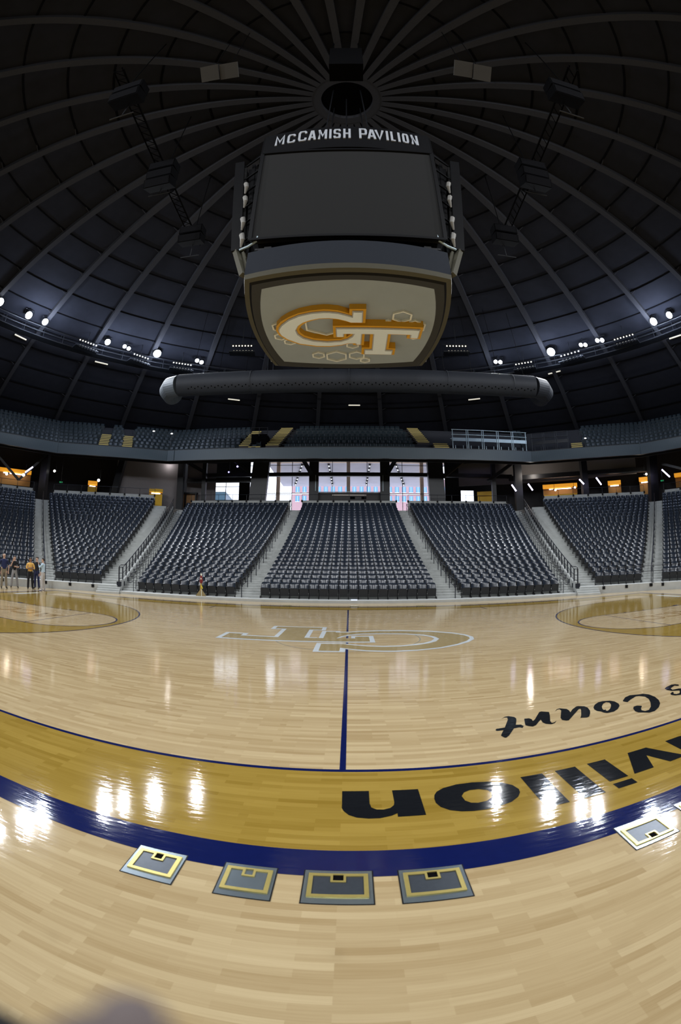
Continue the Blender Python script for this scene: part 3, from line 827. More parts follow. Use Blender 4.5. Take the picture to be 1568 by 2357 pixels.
strip(mb, offset_chain(CH, .12+.8*NB), offset_chain(CH, 15.0), bal_z(NB)-.4, bal_z(NB)-.1)
struct('floor_balcony', mb, M['dark_wall'])
mb = MB(); strip(mb, offset_chain(CH, .14), offset_chain(CH, 14.8), FZ0, FZ0+.12, 15.75, 15.87)
struct('ceiling_under_balcony', mb, M['ceil_dark'])
mb = MB()
for k in range(1, 9): strip(mb, offset_chain(CH, .3+1.7*k), offset_chain(CH, .42+1.7*k), FZ0-.25+.26*1.7*k, FZ0+.1+.26*1.7*k)
struct('beam_under_balcony', mb, M['ceil_dark'])

# ribbon boards along the balcony edge
def ribbon(p, q, label, name='ribbon_board'):
    p, q = Vector(p), Vector(q); L_ = (q-p).length; a = math.atan2(q.y-p.y, q.x-p.x); mid = (p+q)/2
    t = thing(name, label, 'led board', (mid.x, mid.y, FZ0), a, 'ribbon boards along the balcony edge')
    mb = MB(); mb.box((0, .05, .55), (L_-.03, .14, FZ1-FZ0-.06)); obj('panel', mb, M['ribbon'], t, local=True)
    for zz in (.02, FZ1-FZ0):
        mb = MB(); mb.box((0, .05, zz), (L_, .13, .05)); obj('trim', mb, M['black_steel'], t, local=True)
ribbon((-17.35, 29.6), (18.2, 29.6), 'long grey ribbon board facing the court across the centre balcony')
ribbon((-18.15, 29.6), (-17.38, 29.6), 'short end piece of ribbon board at the left end of the centre balcony')
ribbon((18.2, 29.6), (28.55, 24.2), 'ribbon board on the balcony bend right of centre, under the dark guard rail')
ribbon((28.55, 24.2), (35.2, 15.6), 'dark ribbon board at the far right edge of the balcony')
ribbon((-28.5, 24.2), (-18.15, 29.6), 'ribbon board on the balcony bend left of centre')
ribbon((-35.2, 15.6), (-28.5, 24.2), 'dark ribbon board at the far left edge of the balcony')

# balcony seats, one mass of small shells; gaps where stairs and platforms are
def seat_shell(mb, x, y, z, rz, w=.46, lite=True):
    c, s_ = math.cos(rz), math.sin(rz)
    def T(p): return (x+c*p[0]-s_*p[1], y+s_*p[0]+c*p[1], z+p[2])
    o = len(mb.v); us = (-.5, -.3, .3, .5); vs = ((.42, .10), (.62, .15), (.80, .20), (.845, .215))
    for zz, yy in vs:
        for u in us:
            e = abs(u) > .4
            mb.v.append(T((u*w*(.93 if zz > .83 else 1), yy-(.075 if e else 0), zz-(.03 if e and zz > .83 else 0))))
    for i in range(3):
        for j in range(3): a = o+4*i+j; mb.face((a, a+1, a+5, a+4))
    o = len(mb.v)
    for zz, yy in ((.14, .06), (.53, -.05), (.55, .0), (.16, .11)):
        for u in (-.46, .46): mb.v.append(T((u*w, yy, zz)))
    for i in range(4):
        a, b = o+2*i, o+2*((i+1) % 4); mb.face((a, a+1, b+1, b))
    for u in (-1, 1):
        mb.hexa([T((u*.25-.018, -.05, 0)), T((u*.25+.018, -.05, 0)), T((u*.25+.018, .2, 0)), T((u*.25-.018, .2, 0)),
                 T((u*.25-.018, .05, .55)), T((u*.25+.018, .05, .55)), T((u*.25+.018, .2, .55)), T((u*.25-.018, .2, .55))])
mb = MB()
STAIRS = [(-10.9, -9.7, 0), (-8.2, -6.1, 0), (6.1, 8.0, 0), (8.2, 9.7, 0)]
for k in range(NB):
    c0 = offset_chain(CH, .12+.8*k+.42)
    for sgi in range(1, 6):
        a, b = c0[sgi], c0[sgi+1]; L_ = (b-a).length; n = int(L_/.54); rz = math.atan2(b.y-a.y, b.x-a.x)
        for i in range(n):
            p = a.lerp(b, (i+.5)/n)
            u = (p-Vector(CH[sgi])).dot((b-a).normalized())
            if sgi == 3:
                x = p.x
                if -11.2+.08*k < x < -9.5+.16*k or -8.9 < x < -6.3+.16*k or (-9.6 < x < -8 and k > 1) or 6.2-.1*k < x < 8.1 or (8.0 < x < 18.4): continue
            if sgi == 4 and (u < 4.0 or 4.1 < u < 5.6): continue
            if sgi == 2 and (4.2 < u < 5.5 or 6.7 < u < 8.0): continue
            seat_shell(mb, p.x, p.y, bal_z(k), rz)
o = obj('balcony_seats', mb, M['balcony_seat'])
tag(o, 'rows of small dark teal seats filling the upper balcony', 'seat', kind='stuff')

# balcony stairs with yellow nosings
def bal_stair(name, seg, u0, u1, k0, k1, lean, label):
    a, b = Vector(CH[seg]), Vector(CH[seg+1]); e = (b-a).normalized(); n = Vector((-e.y, e.x))
    base = a+e*(u0+u1)/2
    t = thing(name, label, 'stair', (base.x, base.y, bal_z(k0)), 0, 'balcony stairs with yellow nosings')
    mb, mn = MB(), MB()
    for q in range(2*(k1-k0)):
        k = k0+q/2; off = .16+.8*k; z = bal_z(k)
        sh = lean*q
        c = [a+e*(u0+sh)+n*off, a+e*(u1+sh)+n*off, a+e*(u1+sh)+n*(off+.42), a+e*(u0+sh)+n*(off+.42)]
        mb.hexa([(p.x, p.y, z+.0) for p in c]+[(p.x, p.y, z+.30) for p in c])
        c = [a+e*(u0+sh)+n*(off-.015), a+e*(u1+sh)+n*(off-.015), a+e*(u1+sh)+n*(off+.08), a+e*(u0+sh)+n*(off+.08)]
        mn.hexa([(p.x, p.y, z+.225) for p in c]+[(p.x, p.y, z+.315) for p in c])
    obj('steps', mb, M['stair_dark'], t); obj('nosing', mn, M['yellow_nosing'], t)
bal_stair('balcony_stair', 3, 18.15-8.15, 18.15-6.85, 1, 7, .07, 'yellow-edged balcony stair right of the dark vomitory box, left of centre')
bal_stair('balcony_stair', 3, 18.15-10.85, 18.15-9.85, 1, 6, .05, 'yellow-edged balcony stair left of the dark vomitory box')
bal_stair('balcony_stair', 3, 18.15-9.80, 18.15-8.6, 0, 1, 0, 'short flight with yellow edges below the left vomitory box')
bal_stair('balcony_stair', 3, 18.15+6.75, 18.15+7.95, 2, 7, -.06, 'yellow-edged balcony stair right of centre, left of the silver rail frame')
bal_stair('balcony_stair', 3, 18.15+8.25, 18.15+9.7, 0, 2, 0, 'short yellow-edged flight against the silver rail frame')
bal_stair('balcony_stair', 4, 4.3, 5.5, 0, 2, 0, 'yellow-edged stair on the right balcony bend beside teal seats')
bal_stair('balcony_stair', 2, 4.3, 5.4, 0, 4, 0, 'left of two dim yellow-edged stairs on the left balcony bend')
bal_stair('balcony_stair', 2, 6.8, 7.9, 0, 4, 0, 'right of two dim yellow-edged stairs on the left balcony bend')
# vomitory box with rails between the two left stairs
t = thing('vomitory', 'dark railed vomitory opening between two yellow balcony stairs', 'entrance', (-9.1, 31.9, 13.3))
mb = MB(); mb.box((-8.95, 31.9, 14.0), (1.6, 1.6, 1.7)); obj('opening', mb, M['void'], t)
mb = MB()
for z in (15.0, 15.5): mb.tube([(-9.8, 31.0, z), (-8.1, 31.0, z)], .03, 6)
for x in (-9.8, -8.95, -8.1): mb.tube([(x, 31.0, 14.6), (x, 31.0, 15.5)], .03, 6)
obj('rail', mb, M['black_steel'], t)
# silver rail frame of the camera platform, and the dark one around the bend
def rail_frame(p, q, n, label, mt, zt=15.05):
    p, q = Vector(p), Vector(q); e = (q-p).normalized(); nn = Vector((-e.y, e.x))
    t = thing('rail_frame', label, 'railing', (p.x, p.y, FZ1), 0, 'rail frames on the balcony edge')
    for dep in (0, .7):
        o_ = nn*dep
        for z in ([zt, zt-.5] if dep == 0 else [zt-.75]):
            mb = MB(); mb.tube([(p.x+o_.x, p.y+o_.y, z), (q.x+o_.x, q.y+o_.y, z)], .04, 6); obj('rail', mb, mt, t)
    mb = MB(); mb.bar((p.x+nn.x*.05, p.y+nn.y*.05, zt-.98), (q.x+nn.x*.05, q.y+nn.y*.05, zt-.98), .06, .34); obj('kick_board', mb, mt, t)
    for i in range(n+1):
        c = p.lerp(q, i/n)
        for du in (-.09, .09):
            if (i == 0 and du < 0) or (i == n and du > 0): continue
            d = c+e*du
            mb = MB(); mb.tube([(d.x, d.y, FZ1), (d.x, d.y, zt)], .035, 6); obj('post', mb, mt, t)
    for i in range(2*n):
        c = p.lerp(q, (i+.5)/(2*n))
        mb = MB(); mb.tube([(c.x+nn.x*.25, c.y+nn.y*.25, bal_z(0)), (c.x+nn.x*.25, c.y+nn.y*.25, FZ1+.5)], .03, 6); obj('stub_post', mb, mt, t)
rail_frame((9.95, 29.95), (17.95, 29.95), 5, 'silver double rail frame of the empty camera platform on the balcony', M['galv'])
rail_frame((18.35, 29.75), (21.9, 27.9), 3, 'dim rail frame continuing round the balcony bend right of the silver one', M['black_steel'], 14.9)
# upper deck end rail left of the stair on the right
for k, (x, y, z, lb) in enumerate(((-19.6, 28.8, 14.9, 'left of a pair of small white lamps glowing above the left balcony bend'), (-18.0, 29.9, 14.88, 'right of a pair of small white lamps glowing above the left balcony bend'), (23.7, 27.4, 14.1, 'small white lamp beside the teal seats on the right balcony bend'))):
    t = thing('aisle_lamp', lb, 'lamp', (x, y, z-.6), group='small balcony lamps')
    mb = MB(); mb.tube([(x, y, z-1.6), (x, y, z-.05)], .03, 6); obj('stem', mb, M['black_steel'], t)
    mb = MB(); mb.ell((x, y, z), (.13, .08, .06), 10, 6); obj('lamp_head', mb, M['white_led'], t)

# ================================================================== CONCOURSE
def column(name, label, p, q, w, d, mt=None):
    o = MB(); o.bar(p, q, w, d, up=(0, 1, 0)); ob = obj(name, o, mt or M['black_steel'], loc=(p[0], p[1], p[2])); return tag(ob, label, 'column', 'steel columns of the concourse')
column('steel_column', 'straight black steel column left of the centre lobby pane', (-3.75, 35.6, 7.45), (-3.75, 35.6, 13.4), 1.0, .5)
column('steel_column', 'straight black steel column right of the centre lobby pane', (3.78, 35.6, 7.45), (3.78, 35.6, 13.4), 1.0, .5)
column('raked_column', 'wide leaning black column at the left end of the lobby glass', (-9.75, 34.8, 7.45), (-9.2, 34.8, 13.9), 1.75, .7)
column('raked_column', 'wide leaning black column at the right end of the lobby glass', (9.30, 34.8, 7.45), (9.0, 34.8, 13.9), 1.65, .7)
column('steel_column', 'black column between the grey wall and the left stair', (-18.25, 34.15, 7.45), (-18.25, 34.15, 13.6), .70, .5)
column('steel_column', 'slim black column beside the wooden serving hatch on the left', (-15.8, 35.1, 7.45), (-15.8, 35.1, 13.6), .46, .4)
column('steel_column', 'slim black column right of the yellow stand near the lobby', (15.75, 35.1, 7.45), (15.75, 35.1, 13.6), .46, .4)
column('steel_column', 'black column above the right stair between two tube lamps', (18.35, 34.2, 7.45), (18.35, 34.2, 13.6), .85, .5)
column('steel_column', 'black column behind the right corner block, between yellow signs', (25.1, 30.85, 7.45), (25.1, 30.85, 13.2), .75, .5)
column('raked_column', 'thick black column at the top of the far right aisle', (31.45, 26.35, 7.45), (31.7, 26.15, 13.0), 1.15, .6)
column('raked_column', 'leaning black column left of the grey concourse wall', (-25.1, 30.75, 7.45), (-24.2, 31.3, 13.2), .75, .5)
column('steel_column', 'black column at the top of the far left aisle', (-31.6, 26.15, 7.45), (-31.6, 26.15, 13.0), 1.0, .5)
def beam(label, p, q, w, h, cat='beam'):
    o = MB(); o.bar(p, q, w, h); ob = obj('steel_beam', o, M['black_steel'], loc=p); return tag(ob, label, cat, 'steel beams of the concourse')
beam('long black beam crossing the lobby glass at mid height', (-15.6, 35.75, 11.66), (18.2, 35.75, 11.66), .4, .40)
beam('lower black beam between two slim columns left of the lobby glass', (-18.0, 35.4, 11.0), (-10.3, 35.4, 11.0), .3, .45)
beam('black brace slanting from the slim left column up to the balcony', (-15.8, 34.9, 11.9), (-18.2, 33.2, 13.1), .25, .3)
beam('black brace slanting from the left raked column to the balcony', (-10.6, 34.6, 11.7), (-12.6, 33.4, 13.2), .25, .3)
beam('black brace slanting left of the centre left column', (-4.0, 35.3, 11.6), (-5.1, 33.6, 13.4), .28, .35)
beam('black brace slanting right of the centre right column', (4.0, 35.3, 11.6), (5.1, 33.6, 13.4), .28, .35)
beam('black brace slanting from the right raked column to the balcony', (9.9, 34.5, 11.2), (12.4, 33.0, 13.1), .28, .35)
beam('black brace slanting between the slim right column and the thick one', (15.0, 35.0, 10.9), (18.0, 33.8, 13.0), .28, .35)
beam('black brace slanting past the tube lamp at the far right', (32.3, 25.2, 11.4), (34.2, 21.6, 9.9), .22, .25)
beam('black brace rising right from the far left concession sign', (-33.2, 23.6, 9.3), (-31.4, 25.9, 12.3), .22, .25)
beam('black brace falling left of the far left concession sign', (-33.2, 23.6, 9.3), (-35.0, 21.6, 11.4), .22, .25)
beam('grey black beam over the right corner block concourse', (17.8, 35.6, 11.4), (32.0, 27.6, 11.3), .35, .5)
# bar front in the centre bay
t = thing('bar_front', 'dark framed bar front in the centre bay under the lobby pane', 'bar', (0, 36.0, 7.45))
mb = MB(); mb.box((0, 36.1, 8.6), (6.7, .5, 2.3)); obj('counter', mb, mat('dark_bar_panel', (.035, .030, .030), .6, var=.2), t)
mb = MB(); mb.box((0, 35.82, 9.80), (7.4, .06, .05)); mb.box((-3.55, 35.3, 10.65), (.05, .06, 1.7)); mb.box((3.55, 35.3, 10.65), (.05, .06, 1.7)); obj('frame', mb, M['galv'], t)
mb = MB(); mb.box((0, 35.80, 9.45), (3.6, .06, .06)); obj('light_strip', mb, mat('dim_strip', (.5, .45, .4), .4, emit=(1, .9, .8), estr=.25), t)
for x in (.35, 1.55):
    mb = MB(); mb.box((x, 35.83, 9.15), (.5, .05, .25)); obj('vent', mb, M['void'], t)
# grey lit wall and dark back walls (arc around the concourse)
def wallseg(name, pts, z0, z1, mt, th=.2):
    mb = MB()
    for p, q in zip(pts[:-1], pts[1:]):
        p, q = Vector(p), Vector(q); n = Vector((-(q-p).y, (q-p).x)).normalized()*th
        c = [p, q, q+n, p+n]; mb.hexa([(v.x, v.y, z0) for v in c]+[(v.x, v.y, z1) for v in c])
    return struct(name, mb, mt)
wallseg('wall_concourse_grey', [(-25.2, 31.6), (-18.4, 34.9)], 7.45, 13.4, M['grey_wall'])
wallseg('wall_concourse_grey_behind_column', [(-18.4, 36.5), (-15.2, 37.6)], 7.45, 13.4, M['grey_wall'])
wallseg('wall_concourse_left', [(-43, 21), (-36.5, 29.5), (-29.5, 34.5), (-22, 38.5)], 7.45, 14.5, M['dark_wall'])
wallseg('wall_concourse_right', [(17.5, 40.0), (22.5, 38.0), (30, 34), (36.5, 29.5), (43, 21)], 7.45, 14.5, M['dark_wall'])
wallseg('wall_concourse_upper_right', [(12.6, 38.5), (18.4, 36.6), (25, 33.0), (31, 28.5)], 11.0, 13.6, mat('brown_grey_wall', (.20, .185, .18), .9))  # brownish grey wall colour
def stand(p, q, z0, z1, label, band=.36, mtb='yellow', base=True, tube=True):
    """concession stand front: sign band above, tube lamp, dark hatch, coloured counter below"""
    p, q = Vector(p), Vector(q); mid = (p+q)/2; a = math.atan2(q.y-p.y, q.x-p.x); w = (q-p).length
    t = thing('concession_stand', label, 'concession stand', (mid.x, mid.y, 7.45), a, 'lit concession stands on the concourse')
    mb = MB(); mb.box((0, 0, z1-7.45-band/2), (w, .5, band)); obj('sign_band', mb, M['orange' if mtb == 'orange' else 'yellow'], t, local=True)
    mb = MB(); mb.box((0, .6, (z0+z1)/2-7.45), (w, .1, z1-z0)); obj('hatch', mb, mat('amber_hatch', (.30, .17, .04), .7), t, local=True)
    if base:
        mb = MB(); mb.box((0, .05, (z0-7.45+.42)/2), (w*.96, .5, z0-7.45+.42)); obj('counter', mb, M['yellow'], t, local=True)
    if tube:
        mb = MB(); mb.tube([(-w*.32, -.1, z1-7.45-band-.14), (w*.32, -.1, z1-7.45-band-.14)], .05, 8); obj('tube_lamp', mb, M['tube'], t, local=True)
stand((-20.95, 31.75), (-19.62, 32.42), 8.55, 9.55, 'yellow concession stand with tube lamp against the grey wall', .34)
stand((-28.95, 31.4), (-28.0, 32.0), 9.4, 10.5, 'narrow yellow concession stand above the left corner block', .42, 'orange')
stand((-37.6, 24.2), (-34.6, 27.2), 9.3, 10.95, 'wide orange-signed concession stand at the far left edge', .38, 'orange', False)
stand((14.7, 38.2), (16.5, 37.6), 9.3, 10.28, 'yellow concession stand between columns right of the lobby glass', .5, 'yellow', True, False)
stand((21.95, 35.4), (25.6, 33.5), 9.1, 10.70, 'long glowing concession stand above the right corner block', .42, 'orange', True)
stand((28.8, 31.6), (30.1, 30.7), 8.9, 10.62, 'small orange concession stand second from the right column', .42, 'orange', False)
stand((31.95, 29.4), (33.0, 28.5), 8.9, 10.72, 'small orange concession stand partly behind the thick right column', .44, 'orange', False)
stand((35.3, 26.5), (37.2, 24.2), 9.3, 10.75, 'orange sign at the far right edge of the concourse', .40, 'orange', False, False)
t = thing('serving_hatch', 'wood-backed serving hatch left of the lobby glass', 'hatch', (-18.2, 36.2, 7.45))
mb = MB(); mb.box((-18.3, 36.35, 8.9), (2.6, .2, 1.5)); obj('back_panel', mb, mat('brown_wood_panel', (.40, .22, .10), .6, var=.2), t)  # plain brown wood colour
mb = MB(); mb.box((-18.3, 36.1, 9.72), (2.8, .5, .16)); mb.box((-19.55, 36.1, 8.9), (.14, .3, 1.6)); mb.box((-17.05, 36.1, 8.9), (.14, .3, 1.6)); mb.box((-18.9, 36.1, 8.9), (.1, .2, 1.6)); mb.box((-18.3, 36.1, 8.9), (.1, .2, 1.6)); obj('frame', mb, M['black_steel'], t)
STL = bpy.data.objects['concession_stand.004']
mb = MB(); mb.bar((22.5, 35.0, 9.25), (25.4, 33.5, 9.25), .1, .36); obj('light_panel', mb, mat('lit_menu_panel', (.9, .85, .75), .5, emit=(1, .86, .66), estr=1.1), STL)
# tube lamps
def tubelamp(p, q, label, mt='blue_tube', r=.075):
    t = thing('tube_lamp', label, 'lamp', p, 0, 'tube lamps of the concourse')
    mb = MB(); mb.tube([p, q], r, 8); obj('tube', mb, M[mt], t)
    d = Vector((0, .09, .07))
    mb = MB(); mb.bar(Vector(p)+d, Vector(q)+d, .16, .06); obj('housing', mb, M['black_steel'], t)
tubelamp((-32.0, 24.45, 10.75), (-32.6, 23.9, 10.1), 'slanting white tube lamp on the far left brace')
tubelamp((17.30, 33.5, 10.32), (17.72, 33.35, 9.62), 'slanting tube lamp left of the right stair column')
tubelamp((19.0, 32.85, 10.32), (19.4, 32.65, 9.62), 'slanting tube lamp right of the right stair column')
tubelamp((24.1, 30.25, 10.45), (24.5, 30.03, 9.92), 'slanting tube lamp left of the column behind the right corner block')
tubelamp((25.75, 29.3, 10.5), (26.15, 29.0, 9.72), 'slanting tube lamp right of the column behind the right corner block')
tubelamp((31.8, 24.75, 10.68), (32.4, 24.2, 9.85), 'long slanting tube lamp at the far right edge of the concourse')
tubelamp((12.95, 34.6, 13.05), (14.95, 34.1, 12.95), 'level tube lamp just under the balcony edge right of the lobby', 'blue_tube', .05)
def smalllamp(p, label, mt='blue_led', r=.10):
    t = thing('spot_lamp', label, 'lamp', p, 0, 'small spot lamps under the balcony')
    mb = MB(); mb.ell(p, (r, r, r), 10, 8); obj('lens', mb, M[mt], t)
    mb = MB(); mb.tube([(p[0], p[1]+.08, p[2]), (p[0], p[1]+.4, p[2]+.12)], .11, 8); mb.tube([(p[0], p[1]+.3, p[2]+.1), (p[0], p[1]+.3, p[2]+1.2)], .02, 5); obj('can', mb, M['black_steel'], t)
smalllamp((-17.4, 33.4, 12.75), 'violet spot lamp above the slim column left of the lobby')
smalllamp((-11.95, 35.0, 13.0), 'upper violet spot lamp left of the raked column')
smalllamp((-12.05, 35.0, 12.45), 'middle violet spot lamp left of the raked column')
smalllamp((-12.95, 34.8, 11.80), 'lower violet spot lamp left of the raked column', r=.08)
smalllamp((-26.0, 29.1, 10.05), 'white spot lamp above the narrow yellow stand on the left', 'white_led', .16)
smalllamp((-30.5, 26.6, 10.7), 'round white lamp beside the far left aisle column', 'white_led', .14)
smalllamp((-32.8, 23.9, 9.85), 'round white lamp under the far left tube lamp', 'white_led', .17)
smalllamp((-36.1, 24.4, 10.2), 'round white lamp at the far left concession sign', 'white_led', .17)
smalllamp((30.6, 26.2, 10.45), 'round lamp left of the thick column at the far right', 'white_led', .13)
smalllamp((22.9, 34.0, 9.95), 'round lamp in the left half of the long glowing stand', 'white_led', .13)
smalllamp((25.0, 33.0, 10.1), 'round lamp in the right half of the long glowing stand', 'white_led', .12)
for k, (x, y, z, lb) in enumerate(((-29.6, 26.9, 9.55, 'left'), (31.9, 25.0, 9.6, 'right'))):
    a = math.atan2(-(x-CAM.x), y-CAM.y)
    t = thing('exit_sign', 'tiny green exit sign hanging over the %s end of the concourse' % lb, 'sign', (x, y, z), a, 'green exit signs')
    mb = MB(); mb.box((0, .06, 0), (.42, .06, .22)); obj('case', mb, M['bezel'], t, local=True)
    mb = MB()
    for i, ch in enumerate('EXIT'): glyph(mb, ch, -.17+i*.09, .065, .13, .022, .006, lambda xx, yy, d: (xx, .028-d, yy-.065))
    obj('lettering', mb, M['green_led'], t, local=True)
    mb = MB(); mb.tube([(0, .06, .1), (0, .06, 2.6)], .015, 5); obj('hanger', mb, M['black_steel'], t, local=True)
# unseen point lamps: one for the grey wall's glow spot, others added as fill
def plight(name, p, w, col, r=.25):
    l = bpy.data.lights.new(name, 'POINT'); l.energy = w; l.color = col; l.shadow_soft_size = r
    o = bpy.data.objects.new(name, l); o.location = p; COL.objects.link(o)
plight('downlight_grey_wall', (-19.6, 33.7, 12.6), 40, (1, .93, .9))
plight('fill_right_wall', (19.5, 33.0, 11.6), 130, (1, .90, .80))
plight('fill_left_stand', (-35.5, 24.2, 10.0), 30, (1, .85, .65))
plight('fill_far_right', (31.0, 27.6, 10.4), 30, (1, .85, .65))

# guard rails along the cap walls
def guard(p, q, label, n, z0=CAPZ, h=.62, brk=True, mt='rail'):
    p, q = Vector(p), Vector(q); e = (q-p).normalized(); nn = Vector((e.y, -e.x))
    t = thing('guard_rail', label, 'railing', (p.x, p.y, z0), 0, 'guard rails on the cap walls')
    mb = MB(); mb.tube([(p.x, p.y, z0+h), (q.x, q.y, z0+h)], .022, 6); obj('rail', mb, M[mt], t)
    for i in range(n+1):
        c = p.lerp(q, i/n)
        mb = MB(); mb.tube([(c.x, c.y, z0-.1), (c.x, c.y, z0+h)], .02, 6); po = obj('post', mb, M[mt], t)
        if brk:
            mb = MB(); mb.box((c.x+nn.x*.06, c.y+nn.y*.06, z0-.06), (.16, .12, .22), math.atan2(e.y, e.x)); obj('bracket', mb, M['bezel'], po)
for k, n, lb in (('centre', 6, 'thin guard rail with black brackets on the wall above the centre block'), ('mid_right', 7, 'thin guard rail on the cap wall right of the centre block'), ('mid_left', 7, 'thin guard rail on the cap wall left of the centre block'),
              ('corner_right', 7, 'thin guard rail on the cap wall of the right corner block'), ('corner_left', 7, 'thin guard rail on the cap wall of the left corner block'), ('far_right', 6, 'guard rail on the cap wall at the far right edge'), ('far_left', 6, 'guard rail on the cap wall at the far left edge')):
    p, q = CAPS[k]; d = (Vector(q)-Vector(p)).normalized(); nn = Vector((d.y, -d.x))*-.04
    guard(Vector(p)+nn, Vector(q)+nn, lb, n)

# ================================================================== LOWER BOWL SEATS
def seat_parts():
    # curved black backrest, concave to the front, thin rolled rim
    nu, nv = 11, 8
    mb = MB(); W2 = .235
    def P(u, v, back):
        x = W2*u*(1-.10*max(0, (v-.72)/.28)**2)
        z = .40+.45*v-.035*max(0, abs(u)-.72)/.28*(1 if v > .8 else 0)
        y = .10+.115*v
        wing = .078*(abs(u)**2.6)*(1-.25*v)
        lip = .028*max(0, (v-.86)/.14)
        y = y-wing+lip
        if back: y += .022; 
        return (x, y, z)
    for bk in (0, 1):
        for j in range(nv+1):
            for i in range(nu+1): mb.v.append(P(-1+2*i/nu, j/nv, bk))
    n1 = (nu+1)*(nv+1)
    for j in range(nv):
        for i in range(nu):
            a = j*(nu+1)+i
            mb.face((a, a+1, a+nu+2, a+nu+1)); mb.face((n1+a, n1+a+nu+1, n1+a+nu+2, n1+a+1))
    for i in range(nu):
        a = i; mb.face((a, n1+a, n1+a+1, a+1)); a = nv*(nu+1)+i; mb.face((a, a+1, n1+a+1, n1+a))
    for j in range(nv):
        a = j*(nu+1); b = a+nu+1; mb.face((a, b, n1+b, n1+a)); a += nu; b += nu; mb.face((a, n1+a, n1+b, b))
    back = mb
    # tipped-up seat pan: flat dark underside facing the court, rolled lip on top
    pan = MB(); sec = [(.13, .075), (.15, .03), (.30, -.015), (.49, -.055), (.525, -.065), (.545, -.045), (.540, -.01), (.50, .005), (.30, .04), (.16, .10)]
    for u in (-.225, -.20, .20, .225):
        e = abs(u) > .21
        for z, y in sec: pan.v.append((u, y+(.012 if e and y < .03 else 0), z))
    k = len(sec)
    for i in range(3):
        for j in range(k): a, b = i*k+j, i*k+(j+1) % k; pan.face((a, a+k, b+k, b))
    pan.face(range(k)); pan.face([3*k+j for j in range(k)][::-1])
    lip = MB(); lip.tube([(-.222, -.052, .528), (-.20, -.058, .545), (.20, -.058, .545), (.222, -.052, .528)], .016, 6)
    sup = []
    for sx in (-1, 1):
        b = MB(); x = sx*.246
        pr = [(.20, 0), (.20, .50), (.13, .56), (.04, .53), (.06, .40), (.10, .12), (-.06, .03), (-.06, 0)]
        o = len(b.v); b.v += [(x-.010, y, z) for y, z in pr]+[(x+.010, y, z) for y, z in pr]; kk = len(pr)
        b.face(range(kk)); b.face([kk+j for j in range(kk)][::-1])
        for j in range(kk): b.face((j, kk+j, kk+(j+1) % kk, (j+1) % kk))
        sup.append(b)
    return back, pan, lip, sup
_back, _pan, _lip, _sup = seat_parts()
SEAT0 = thing('stadium_seat', 'seat', 'seat')
obj('backrest', _back, M['seat'], SEAT0, smooth=True, local=True)
_p = obj('seat', _pan, M['seat_pan'], SEAT0, smooth=True, local=True)
obj('front_lip', _lip, M['seat'], _p, smooth=True, local=True)
for b in _sup: obj('support', b, M['seat_metal'], SEAT0, local=True)
ORD = ['zeroth', 'first', 'second', 'third', 'fourth', 'fifth', 'sixth', 'seventh', 'eighth', 'ninth', 'tenth', 'eleventh', 'twelfth', 'thirteenth', 'fourteenth', 'fifteenth', 'sixteenth', 'seventeenth', 'eighteenth', 'nineteenth', 'twentieth', 'twenty-first', 'twenty-second']
BN = {'C': 'the centre block', 'L1': 'the block left of centre', 'R1': 'the block right of centre', 'L2': 'the left corner block', 'R2': 'the right corner block', 'L3': 'the far left block', 'R3': 'the far right block'}
slots = []
for key, b in BL.items():
    for i in range(b.n):
        a, c = b.line(i); w = (c-a).length; n = int(w/.515+.15); e = (c-a).normalized()
        for k in range(n):
            p = a+e*((k+.5)*w/n)-b.nrm*.2
            az = math.degrees(math.atan2(p.x-CAM.x, p.y-CAM.y))
            if abs(az) > 47: continue
            slots.append(((Vector((p.x, p.y, b.z(i)))-CAM).length, key, i, k, n, p, b.z(i), b.rz))
slots.sort(key=lambda s_: s_[0])
for q, (dist, key, i, k, n, p, z, rz) in enumerate(slots[:300]):
    o = SEAT0 if q == 0 else dup(SEAT0)
    o.location = (p.x, p.y, z); o.rotation_euler = (0, 0, rz)
    lab = 'folded black seat, %s row of %s, %s from its left end' % (ORD[i+1], BN[key], ORD[k+1])
    tag(o, lab, 'seat', 'black folding seats in the lower bowl')
mb = MB()
pv, pf, pm, o_ = [], [], [], 0
for part, mi_ in ((_back, 0), (_lip, 0), (_pan, 1), (_sup[0], 2), (_sup[1], 2)):
    pv += part.v; pf += [tuple(o_+i for i in f) for f in part.f]; pm += [mi_]*len(part.f); o_ += len(part.v)
pv = np.array(pv)
av, af, am = [], [], []
for q, (dist, key, i, k, n, p, z, rz) in enumerate(slots[300:]):
    c, s_ = math.cos(rz), math.sin(rz)
    av.append(np.stack([p.x+c*pv[:, 0]-s_*pv[:, 1], p.y+s_*pv[:, 0]+c*pv[:, 1], z+pv[:, 2]], 1))
    af += [tuple(v+q*o_ for v in f) for f in pf]; am += pm
mb.v = np.concatenate(av).tolist(); mb.f = af; mb.mi = am
o = obj('stadium_seats', mb, [M['seat'], M['seat_pan'], M['seat_metal']], smooth=True)
tag(o, 'remaining rows of folded black seats filling the upper part of the lower bowl', 'seat', kind='stuff')

